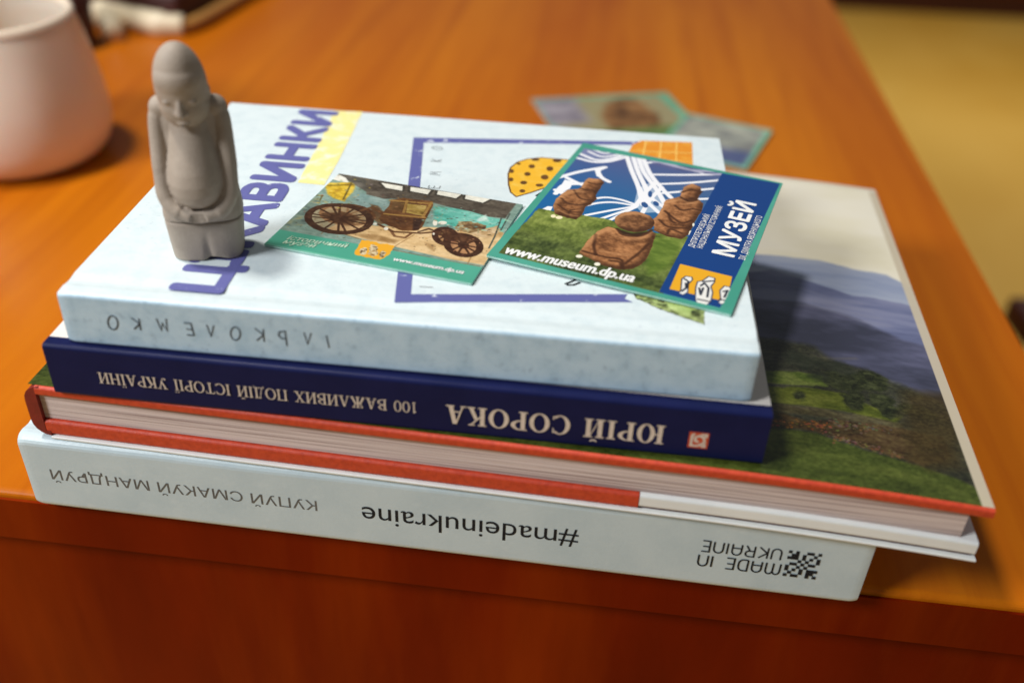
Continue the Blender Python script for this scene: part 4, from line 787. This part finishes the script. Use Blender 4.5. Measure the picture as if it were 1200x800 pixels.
c.poly([(11.72,79.22),(14.92,82.98),(14.16,77.72),(17.01,72.76),(14.38,73.58)], Wh); c.poly([(4.49,65.08),(8.04,64.75),(8.72,58.99),(7.01,54.18),(5.48,51.97),(5.21,56.28)], Wh)
for pts in ([(35.13,57.21),(28.39,58.72),(22.49,57.8),(17.03,52.25)], [(34.36,56.36),(27.22,55.75),(22.01,52.75),(17.93,47.95)], [(34.71,55.12),(30.11,47.79),(25.17,39.54)], [(35.01,56.2),(31.66,47.62),(28.86,40.42)], [(33.53,55.01),(27.31,48.75),(20.59,41.38)]): wl_(pts, 1.3)
c.poly([(4.78,37.88),(6.21,41.82),(7.93,42.18),(8.3,38.89)], Wh)
# grass
gr = c.cover([(1.78,-3.97),(3.83,38.73),(12.9,39.48),(27.25,42.09),(47,39.79),(58.87,42.77),(58.66,16.87),(58.39,2.48),(50.6,-4.97)], .3, .5, 2, 3) * sky
c.mottle(gr, [(66, 82, 24), (112, 128, 48), (146, 158, 76)], 12, 6, 6)
sh = np.clip((34 - c.Y + (c.noise(20, 8, 3, 9) - .5) * 30) / 26, 0, 1) * gr
c.mottle(sh, [(30, 42, 18), (58, 72, 32), (96, 112, 54)], 9, 4, 8, .85)
c.mottle(gr, [(20, 30, 8), (180, 190, 110)], 1.1, 2.0, 10, .2)
c.mottle(c.cover([(46.18,36.05),(55.54,39.19),(56.67,34.49),(56.34,19.36),(51.65,11.23),(48.64,18.15)], 1.2) * gr, [(84, 108, 34), (128, 148, 60)], 6, 3, 12, .9)
# stone figures
ST = [(96, 56, 28), (146, 92, 52), (188, 126, 78)]
def stone(pts, seed, cols=ST): 
    cv_ = c.cover(pts, .12, .35, 2, seed); c.mottle(cv_, cols, 7, 5, seed); c.mottle(cv_, [(60, 34, 16), (200, 144, 96)], 1.2, 1.0, seed + 1, .36)
    sh_ = lambda dx, dy: c.cover([(p[0] + dx, p[1] + dy) for p in pts], 1.0, .5, 2, seed)
    c.mix(cv_ * (1 - sh_(1.5, -2.2)) * .55, (216, 156, 104)); c.mix(cv_ * (1 - sh_(-1.8, 1.8)) * .65, (54, 28, 12))
DK = (66, 36, 18)
dk = lambda pts, w=.8, a=.85: c.curve(pts, w, DK, a, .35)
lt = lambda pts, w=1.0, a=.5: c.curve(pts, w, (206, 150, 102), a, .5)
stone([(7.84,42.61),(6.96,48.5),(7.67,53.87),(8.32,57.41),(11.28,59.73),(12.38,62.05),(11.7,67),(12.07,70.72),(16.92,71.86),(18.51,69.57),(18.82,62.97),(18.84,59.01),(20.24,55.36),(19.51,49.65),(18.52,47.5),(19.53,40.77),(18.52,36.69),(15.41,36.78),(10.53,37.1)], 21)
for l in ([(12.18,60.77),(15.37,60.55),(18.41,61.73)], [(8.43,49.92),(11.79,47.31),(16.38,48.13),(18.6,50.6)], [(10.55,58.2),(14.76,52.99),(19.47,53.57)], [(9.08,44.6),(13.83,41.39),(18.19,42.68)], [(13.27,67.01),(16.5,66.77),(18.43,68.62)], [(15.41,36.78),(14.44,41.69),(15.49,43.56)]): dk(l)
for l in ([(8.42,53.51),(10.97,56.94),(14.18,58.5)], [(12.08,68.72),(15.58,69.66)], [(10.33,41.07),(14.62,39.07),(18.09,39.4)]): lt(l)
for e_ in ([(11.32,35.88),(11.4,35.57),(11.42,35.26),(11.37,34.96),(11.27,34.7),(11.11,34.49),(10.91,34.35),(10.69,34.29),(10.45,34.31),(10.22,34.41),(10.01,34.58),(9.83,34.82),(9.69,35.1),(9.61,35.4),(9.6,35.72),(9.64,36.01),(9.75,36.28),(9.9,36.49),(10.1,36.63),(10.33,36.69),(10.56,36.67),(10.8,36.57),(11.01,36.4),(11.19,36.16)], [(13.78,36),(13.85,35.69),(13.83,35.36),(13.73,35.04),(13.57,34.75),(13.34,34.51),(13.06,34.33),(12.76,34.23),(12.45,34.21),(12.15,34.28),(11.89,34.43),(11.69,34.65),(11.54,34.92),(11.48,35.23),(11.49,35.56),(11.59,35.88),(11.75,36.18),(11.99,36.42),(12.26,36.6),(12.57,36.7),(12.88,36.72),(13.17,36.65),(13.43,36.5),(13.64,36.27)]): c.poly(e_, (244, 232, 190))
stone([(43.32,65.95),(47.12,71.03),(50.16,68.86),(53.9,72.28),(56.51,69.54),(57.18,62.81),(56.96,55.12),(56.94,44.19),(55.5,39.63),(50.41,39.3),(45.53,41.59),(43.13,48.84),(43.76,55.18)], 23)
stone([(47.09,74.7),(46.9,80.48),(48.88,84.22),(52.47,83.2),(53.87,78.42),(53.76,71.41),(50.55,68.65),(47.6,70.44)], 24)
for l in ([(47.1,75.33),(49.77,78.51),(53.7,79.17)], [(47.74,70.92),(51.15,68.94),(54.06,71.55)], [(45.24,57.43),(49.22,53.64),(52.87,51.29),(55.65,54.86)], [(47.48,63.38),(50.55,60.96),(54.04,63.62),(56.87,63.82)], [(45.15,49.81),(49.28,46.27),(55.2,48.2)], [(46.77,56.25),(48.77,51.55),(50.7,50.25)], [(50.14,41.29),(50.4,45),(54.66,43.81)]): dk(l, 1.0)
for l in ([(47.02,79.27),(49.19,82.87),(52.41,81.9)], [(44.08,64.31),(47.89,68.56)], [(49.5,65.35),(53.65,68.95)]): lt(l)
stone([(26.91,14.65),(26.96,18.45),(26.84,23.94),(27.91,32.02),(30.24,36.82),(33.37,36.67),(36.52,33.85),(41.99,35.92),(44.14,41.42),(46.68,38.7),(47.58,31.21),(48.19,24.1),(47.78,17.5),(45.63,12.88),(42.26,10.7),(38.27,10.6),(34.48,11.22),(30.24,13.5)], 26)
c.poly([(32.54,36.96),(36.52,33.85),(41.22,34.35),(44.15,39.11),(44.04,44.54),(43.99,39.71),(38.99,35.83),(34.51,36.54)], (52, 28, 14), .9, .4)
stone([(44.11,46.52),(44.34,44.5),(44.1,42.51),(43.42,40.66),(42.35,39.08),(40.96,37.87),(39.35,37.1),(37.61,36.83),(35.86,37.07),(34.21,37.82),(32.77,39.01),(31.65,40.59),(30.91,42.45),(30.62,44.47),(30.8,46.51),(31.45,48.42),(32.52,50.08),(33.95,51.35),(35.62,52.15),(37.43,52.42),(39.23,52.14),(40.91,51.33),(42.35,50.05),(43.44,48.41)], 27, [(92, 56, 30), (122, 78, 46), (146, 98, 62)])
for l in ([(28.12,29.43),(29.84,21.74),(32.28,16.32)], [(32.28,16.32),(36.41,16.29),(40.78,16.88),(43.01,11.65)], [(46.21,31.46),(44.84,23.52),(43.44,18.14),(42.7,15.1)], [(27.5,16.81),(30.5,16.35),(32.38,16.37)], [(37.48,14.71),(40.85,15.08),(42.55,11.67)], [(33.53,36.75),(36.63,33.5),(42.12,35.45),(44.74,41.43)]): dk(l, 1.1)
for l in ([(30.57,35.34),(34.14,31.64),(40.19,31.61),(44.79,36.72)], [(27.87,20.8),(28.3,28.86),(29.79,33.87)], [(33.07,19.45),(37.7,19.76),(41.99,21.17)], [(32.53,47.49),(35.97,50.88),(40.41,50.71)]): lt(l, 1.6, .4)
for e_ in ([(28.64,13.36),(28.69,13.09),(28.66,12.81),(28.56,12.53),(28.4,12.28),(28.19,12.07),(27.94,11.91),(27.66,11.82),(27.39,11.8),(27.12,11.85),(26.9,11.97),(26.72,12.16),(26.6,12.39),(26.55,12.65),(26.57,12.93),(26.67,13.21),(26.83,13.46),(27.04,13.68),(27.3,13.84),(27.57,13.93),(27.85,13.95),(28.11,13.9),(28.34,13.77),(28.52,13.59)], [(35.46,11.08),(35.51,10.79),(35.5,10.5),(35.42,10.21),(35.29,9.96),(35.1,9.75),(34.88,9.61),(34.63,9.53),(34.38,9.53),(34.14,9.61),(33.93,9.76),(33.76,9.97),(33.64,10.22),(33.58,10.51),(33.59,10.8),(33.67,11.09),(33.8,11.35),(33.99,11.56),(34.21,11.7),(34.46,11.78),(34.72,11.78),(34.96,11.7),(35.17,11.55),(35.34,11.34)], [(57.95,45.92),(58.02,45.53),(58.04,45.16),(58.02,44.82),(57.96,44.53),(57.85,44.32),(57.72,44.21),(57.56,44.18),(57.39,44.26),(57.22,44.43),(57.06,44.69),(56.92,45.01),(56.82,45.37),(56.75,45.76),(56.72,46.14),(56.74,46.48),(56.81,46.77),(56.91,46.98),(57.05,47.1),(57.21,47.12),(57.38,47.04),(57.55,46.86),(57.71,46.61),(57.85,46.28)], [(57.29,51.94),(57.35,51.59),(57.39,51.25),(57.4,50.95),(57.37,50.71),(57.31,50.54),(57.23,50.45),(57.13,50.45),(57.01,50.54),(56.89,50.71),(56.77,50.96),(56.66,51.26),(56.57,51.59),(56.5,51.94),(56.46,52.28),(56.46,52.58),(56.48,52.83),(56.54,53),(56.62,53.09),(56.73,53.09),(56.84,53),(56.97,52.83),(57.09,52.58),(57.2,52.28)], [(57.64,44.52),(57.69,44.27),(57.71,44.02),(57.7,43.8),(57.66,43.61),(57.6,43.48),(57.51,43.4),(57.41,43.39),(57.31,43.44),(57.2,43.56),(57.1,43.73),(57.01,43.94),(56.94,44.19),(56.89,44.44),(56.87,44.69),(56.88,44.91),(56.92,45.1),(56.98,45.24),(57.07,45.32),(57.17,45.33),(57.27,45.27),(57.38,45.15),(57.49,44.98),(57.57,44.77)]): c.poly(e_, (244, 240, 220))
# blue panel, logo ground, border
c.poly([(57.37,99.24),(80.81,100.62),(76.56,2.31),(57.16,3.01)], (14, 62, 128))
lg = [(59.12,22.99),(76.31,22.61),(77.69,6.71),(59.74,6.12)]
c.poly(lg, (236, 172, 34))
for outl, sd_ in (([(61.81,13.97),(62.6,16.17),(64.52,16.46),(65.09,14.9),(64.48,11.9),(65.41,6.72),(64.49,4.56),(62.96,5),(63.16,7.14)], 3), ([(67.12,10.46),(66.79,14.48),(68.11,15.71),(69.35,19.34),(71.44,19.1),(71.83,16.55),(71.31,13.6),(72.63,10.1),(73.23,4.63),(72.53,2.05),(69.39,1.71),(68.49,3.84)], 4), ([(74.42,12.4),(75.17,15.71),(76.84,15.9),(77.74,14.25),(77.49,11.21),(77.79,6.19),(76.6,4.51),(75.37,5.06),(75.76,7.23)], 5)):
    c.poly(outl, (238, 236, 230), 1, 0, .3, 2, sd_); c.line(outl, .45, (24, 40, 80), .8, 0, True)
for l in ([(62.6,14.34),(64.17,13.25),(64.53,9.25)], [(63.58,6.6),(64.4,9.18),(63.64,11.8)], [(68.31,12.5),(69.06,14.65),(70.89,12.22),(71.65,6.75)], [(68.16,10.94),(69.44,7.15),(69.33,11.49)], [(68.43,15.25),(71.26,17.19)], [(69.25,4.2),(72.85,4.45)], [(75.53,12.18),(76.69,13.46),(76.52,9.02)], [(75.51,7.11),(77.56,7.36)]): c.line(l, .75, (26, 32, 48), .9)
ou = (70, 164, 142)
m_ = 1 - np.clip(c.cover([(3.06,3.04),(2.11,96.06),(79.61,100.04),(76.95,2.22)]), 0, 1)
c.mix(m_, ou)
c.mottle(m_, [(66, 148, 128), (86, 168, 148)], 20, 20, 31, .7)
c.sheet('card_picture', .00094, M['print'], c1, gain=.90)
zc = .00102
a, b = [(4.6,3.71),(48.12,4.73)]
text('web_address', 'www.museum.dp.ua', mm(a, zc), mm(b, zc), (0, 1, 0), .0054, M['white_ink'], c1, bold=.03, shear=.12, ref='d')
a, b, t1 = [(74.23,35.16),(74.26,77.33),(66.57,35.01)]
text('card_title', 'МУЗЕЙ', mm(a, zc), mm((a[0], b[1] + .5), zc), (-1, 0, 0), abs(a[0] - t1[0]) / 1000 * .92, M['white_ink'], c1, bold=.035)
a, b = [(60.78,35.62),(60.37,61.66)]
text('card_lettering', 'ДНІПРОПЕТРОВСЬКИЙ', mm(a, zc), mm((a[0], b[1]), zc), (-1, 0, 0), .0021, M['white_ink'], c1)
a, b = [(63.55,36.26),(63.63,70.21)]
text('card_lettering', 'НАЦІОНАЛЬНИЙ ІСТОРИЧНИЙ', mm(a, zc), mm((a[0], b[1]), zc), (-1, 0, 0), .0021, M['white_ink'], c1)
a, b = [(78.17,34.89),(78.42,69.2)]
text('card_lettering', 'ІМ. ДМИТРА ЯВОРНИЦЬКОГО', mm(a, zc), mm((a[0], b[1]), zc), (-1, 0, 0), .0022, M['white_ink'], c1)

# ------------------------------------------------------------------ cards lying on the table behind the books
k1 = thing('museum_card', 'green-edged card with a brown idol picture on the table, leftmost behind the books', 'card', (.0480, .3080, .0), R(14.5), group='museum cards')
box('card_board', (0, 0, 0), (.101, .081, .0009), M['teal_edge'], k1, .0002, 1)
c = Canvas(0, 0, 101, 81, 2.5)
c.mottle(np.ones(c.X.shape), [(92, 160, 128), (120, 176, 146)], 20, 20, 41)
c.poly([(5, 5), (96, 5), (92, 76), (5, 76)], (150, 140, 104), soft=.3)
c.mottle(c.cover([(0, 30), (30, 34), (30, 78), (0, 78)], 4), [(120, 112, 122), (160, 152, 160)], 12, 12, 42)
c.mottle(c.cover([(38, 8), (72, 8), (80, 40), (76, 68), (64, 74), (50, 66), (40, 46)], 2, 2, 8, 3), [(88, 56, 28), (130, 90, 50), (166, 122, 76)], 12, 10, 43)
c.mottle(c.cover([(5, 5), (96, 5), (96, 22), (5, 18)], 2, 1), [(80, 104, 52), (112, 134, 76)], 8, 4, 44)
c.sheet('card_picture', .00094, M['print'], k1, gain=1.0)
k2 = thing('museum_card', 'greyish-purple card with blue end, on the table behind the books, rightmost card', 'card', (.1060, .3060, .0011), group='museum cards', rot=(0, .0, R(-24)))
box('card_board', (0, 0, 0), (.060, .070, .0009), M['teal_edge'], k2, .0002, 1)
c = Canvas(0, 0, 60, 70, 2.5)
c.mottle(np.ones(c.X.shape), [(96, 164, 132), (126, 182, 152)], 20, 20, 45)
c.mottle(c.cover([(3, 3), (57, 3), (57, 67), (3, 67)], .5), [(112, 112, 112), (146, 148, 138), (176, 176, 160)], 14, 10, 46)
c.mottle(c.cover([(3, 3), (57, 3), (57, 26), (3, 22)], 2), [(62, 76, 116), (96, 100, 130)], 14, 10, 47)
c.sheet('card_picture', .00094, M['print'], k2, gain=1.1)

# ------------------------------------------------------------------ stone figurine
fg = thing('stone_figurine', 'small grey-brown figurine of a round-bellied idol with folded hands, standing on the topmost book', 'figurine', (-.0780, .0012, ZTOP - .0001), R(9)); fg.scale = (1.02, 1.02, 1.045)
def loft(bm, secs, n=40):
    """secs: (z, half width, half depth, centre y, power)"""
    rings = []
    for z, hw, hd, cy, pw in secs:
        ring = []
        for i in range(n):
            a = 2 * math.pi * i / n; ca, sa = math.cos(a), math.sin(a)
            ring.append(bm.verts.new((hw * abs(ca) ** (2 / pw) * (1 if ca >= 0 else -1), cy + hd * abs(sa) ** (2 / pw) * (1 if sa >= 0 else -1), z)))
        rings.append(ring)
    for a, b in zip(rings, rings[1:]):
        for i in range(n): bm.faces.new((a[i], a[(i + 1) % n], b[(i + 1) % n], b[i]))
    bm.faces.new(rings[0]); bm.faces.new(rings[-1])
def ball(bm, c_, r, rot=None):
    g_ = bmesh.ops.create_icosphere(bm, subdivisions=4, radius=1)
    m4 = Matrix.Translation(c_) @ (rot or Matrix()) @ Matrix.Diagonal((*r, 1))
    bmesh.ops.transform(bm, matrix=m4, verts=g_['verts'])
def remeshed(name, bm, m, parent, voxel, it, scale=.001):
    bmesh.ops.scale(bm, vec=(scale,) * 3, verts=bm.verts)
    o = bm_link(name, bm, m, parent)
    md = o.modifiers.new('r', 'REMESH'); md.mode = 'VOXEL'; md.voxel_size = voxel; md.use_smooth_shade = True
    s = o.modifiers.new('s', 'SMOOTH'); s.iterations = it; s.factor = .5
    bpy.context.view_layer.update()
    me = bpy.data.meshes.new_from_object(o.evaluated_get(bpy.context.evaluated_depsgraph_get()))
    old = o.data; o.modifiers.clear(); o.data = me; bpy.data.meshes.remove(old); me.name = name
    me.polygons.foreach_set('use_smooth', [True] * len(me.polygons))
    return o
bm = bmesh.new()
loft(bm, [(13.6, 11.9, 8.4, 0, 3.2), (16, 11.9, 8.3, 0, 3.0), (22, 11.2, 7.0, .6, 2.8), (30, 10.2, 6.0, 1.2, 2.6), (38, 9.8, 5.6, 1.5, 2.5), (43, 9.7, 5.4, 1.6, 2.4), (46.5, 9.2, 5.2, 1.6, 2.2), (49, 7.6, 4.6, 1.5, 2), (51, 5, 3.6, 1.2, 2), (52, 3, 2, 1, 2)])
loft(bm, [(18.0, 2.0, 1.5, -6.0, 2), (19.0, 4.6, 4.2, -5.4, 2), (20.6, 6.6, 6.0, -5.0, 2), (23, 7.7, 7.4, -4.4, 2), (26, 8.2, 8.0, -3.8, 2), (29.5, 7.9, 7.8, -3.2, 2), (33, 7.3, 7.1, -2.6, 2), (37, 6.5, 6.2, -2.0, 2), (41, 5.8, 5.3, -1.4, 2), (45, 5.6, 4.6, -1, 2), (49, 5, 4, -1, 2)])
for s in (-1, 1):
    tube(bm, smooth_path([(s * 7.4, 1.0, 47.2), (s * 9.0, .2, 43.6), (s * 9.5, -1.4, 36), (s * 9.7, -3.4, 28), (s * 9.3, -5.6, 21.5), (s * 6.6, -7.6, 17.6), (s * 2.0, -8.8, 16.0)], 5),
         [2.6] * 5 + [2.7] * 10 + [2.6] * 6 + [2.5] * 6 + [2.1] * 4, 14)
    ball(bm, (s * 7.6, .9, 46.0), (3.6, 3.3, 3.8))
    for k in range(3):
        tube(bm, smooth_path([(s * 3.6, -8.5, 17.6 - k * 1.3), (s * 1.8, -9.4, 17.4 - k * 1.3), (s * -.2, -9.4 + .1 * k, 17.2 - k * 1.3)], 4), .75, 8)
# head: tall egg bent forward over the chest, with brow, eyes, nose, mouth, ears
tilt = Matrix.Rotation(R(12), 4, 'X')
hc = Vector((-.3, -2.8, 54.0))
def fp(x, y, z): return hc + tilt.to_3x3() @ Vector((x, y, z))
ball(bm, hc, (7.4, 7.4, 12.7), tilt)
ball(bm, fp(0, -.9, -5.2), (7.0, 6.6, 7.0), tilt)
ball(bm, fp(0, -1.6, 3.0), (6.9, 6.1, 6.0), tilt)
tube(bm, [fp(0, -6.4, .2), fp(0, -7.6, -2.2), fp(0, -8.5, -4.6), fp(0, -7.2, -5.7)], [.6, .9, 1.35, .8], 10)
for s in (-1, 1):
    ball(bm, fp(s * 3.2, -6.35, -1.7), (1.5, .75, .7), tilt)
    ball(bm, fp(s * 1.1, -7.3, -4.9), (.9, .9, .75), tilt)
    ball(bm, fp(s * 6.9, .8, -2.6), (.8, 1.5, 2.4), tilt)
tube(bm, smooth_path([fp(-1.8, -6.9, -8.3), fp(0, -7.45, -8.1), fp(1.8, -6.9, -8.3)], 4), .4, 8)
tube(bm, smooth_path([fp(-1.4, -6.7, -9.5), fp(0, -7.1, -9.6), fp(1.4, -6.7, -9.5)], 4), .4, 8)
remeshed('body', bm, M['stone'], fg, .00030, 6)
bm = bmesh.new()
loft(bm, [(0, 10.2, 7.2, .1, 3.6), (.5, 10.7, 7.7, .1, 3.4), (6, 11.2, 8.1, 0, 3.3), (12.6, 11.75, 8.35, 0, 3.2), (13.25, 11.5, 8.1, 0, 3.2)])
bs = remeshed('base', bm, M['stone'], fg, .00035, 2)
# shallow cleft between the feet
for v in bs.data.vertices:
    x, y, z = [q * 1000 for q in v.co]
    if y < -3: v.co.y += .001 * 1.1 * math.exp(-((x - 1.0) / 1.1) ** 2) * max(0, 1 - z / 11)
    if z < 3 and y < -4: v.co.z += .001 * 1.3 * math.exp(-((x - 3.0) / 3.0) ** 2) * (1 - z / 3)

# ------------------------------------------------------------------ far things at the edges of the picture
vs_ = thing('ceramic_cup', 'rounded pinkish-white ceramic cup cut off by the left edge of the picture', 'cup', (-.2765, .2640, 0))
lathe('body', [(.032, 0), (.040, .0006), (.046, .003), (.0510, .009), (.0535, .018), (.0540, .028), (.0525, .042), (.0500, .056), (.0470, .070), (.0448, .079), (.0437, .0825), (.0425, .0838), (.0410, .0832),
               (.0404, .081), (.0425, .070), (.0455, .056), (.048, .042), (.0490, .028), (.047, .014), (.040, .006), (.020, .004)], M['ceramic'], vs_, 64)
lathe('rim', [(.0449, .0805), (.0444, .0832), (.0430, .0845), (.0414, .0840), (.0403, .0818), (.0403, .0805)], M['glaze'], vs_, 64, close=False)
cs = thing('leather_case', 'dark maroon case with pale trim at the far left of the table', 'case', (-.265, .500, 0), R(-12))
box('body', (-.085, 0, .0), (.012, .16, .030), M['maroon_case'], cs, .006, 3)
bm = bmesh.new(); tube(bm, smooth_path([(-.085, -.006, .006), (-.02, -.007, .006), (.010, -.004, .006), (.019, .012, .006), (.020, .06, .006), (.020, .16, .006)], 6), .0058, 10)
bm_link('trim', bm, M['pale_trim'], cs, True)
cb = thing('cream_strap', 'cream forked strap lying on the table between vase and dark case', 'strap', (-.30, .49, 0))
bm = bmesh.new(); tube(bm, smooth_path([(-.052, .09, .030), (-.030, .045, .014), (-.012, .012, .008), (.004, -.022, .007)], 6), [.0125] * 8 + [.0105] * 6 + [.009] * 5, 12)
bm_link('strap_end', bm, M['cream_plastic'], cb, True)
bm = bmesh.new(); tube(bm, smooth_path([(-.014, .022, .009), (.010, .012, .008), (.034, .004, .0075), (.050, .006, .007)], 6), [.0095] * 7 + [.0100] * 6 + [.0085] * 6, 12)
bm_link('strap_branch', bm, M['cream_plastic'], cb, True)
bt = thing('small_bottle', 'dark maroon bottle with a dark green cap behind the pinkish vase', 'bottle', (-.326, .455, 0))
lathe('body', [(.019, 0), (.021, .002), (.021, .036), (.018, .044), (.010, .049), (.010, .052)], M['maroon_case'], bt, 32)
lathe('cap', [(.0135, .050), (.0135, .074), (.012, .076)], M['green_glass'], bt, 24)

sk = thing('wooden_cabinet', 'dark red-brown wooden cabinet base far behind on the tan floor', 'cabinet', (1.45, 3.36, -.74), R(-2))
box('plinth', (-1.2, .02, 0), (1.4, .5, .08), M['dark_wood'], sk, .004)
box('body', (-1.2, 0, .082), (1.4, .5, .9), M['skirting'], sk, .006)
box('door', (-.55, -.018, .10), (.05, -.001, .88), M['skirting'], sk, .004); box('door', (.06, -.018, .10), (.66, -.001, .88), M['skirting'], sk, .004)
st = thing('wooden_bench', 'low dark slatted wooden bench showing at the right edge beyond the table', 'bench', (.90, .54, -.74), 0)
for k in range(4):
    box('slat', (-.322, .068 - k * .098, .40), (.32, .128 - k * .098, .43), M['dark_wood'], st, .004)
for sx in (-1, 1):
    box('rail', (sx * .24 - .02, -.22, .36), (sx * .24 + .02, .12, .398), M['dark_wood'], st, .003)
    for yy_ in (-.2, .1): box('leg', (sx * .24 - .018, yy_ - .018, 0), (sx * .24 + .018, yy_ + .018, .358), M['dark_wood'], st, .003)
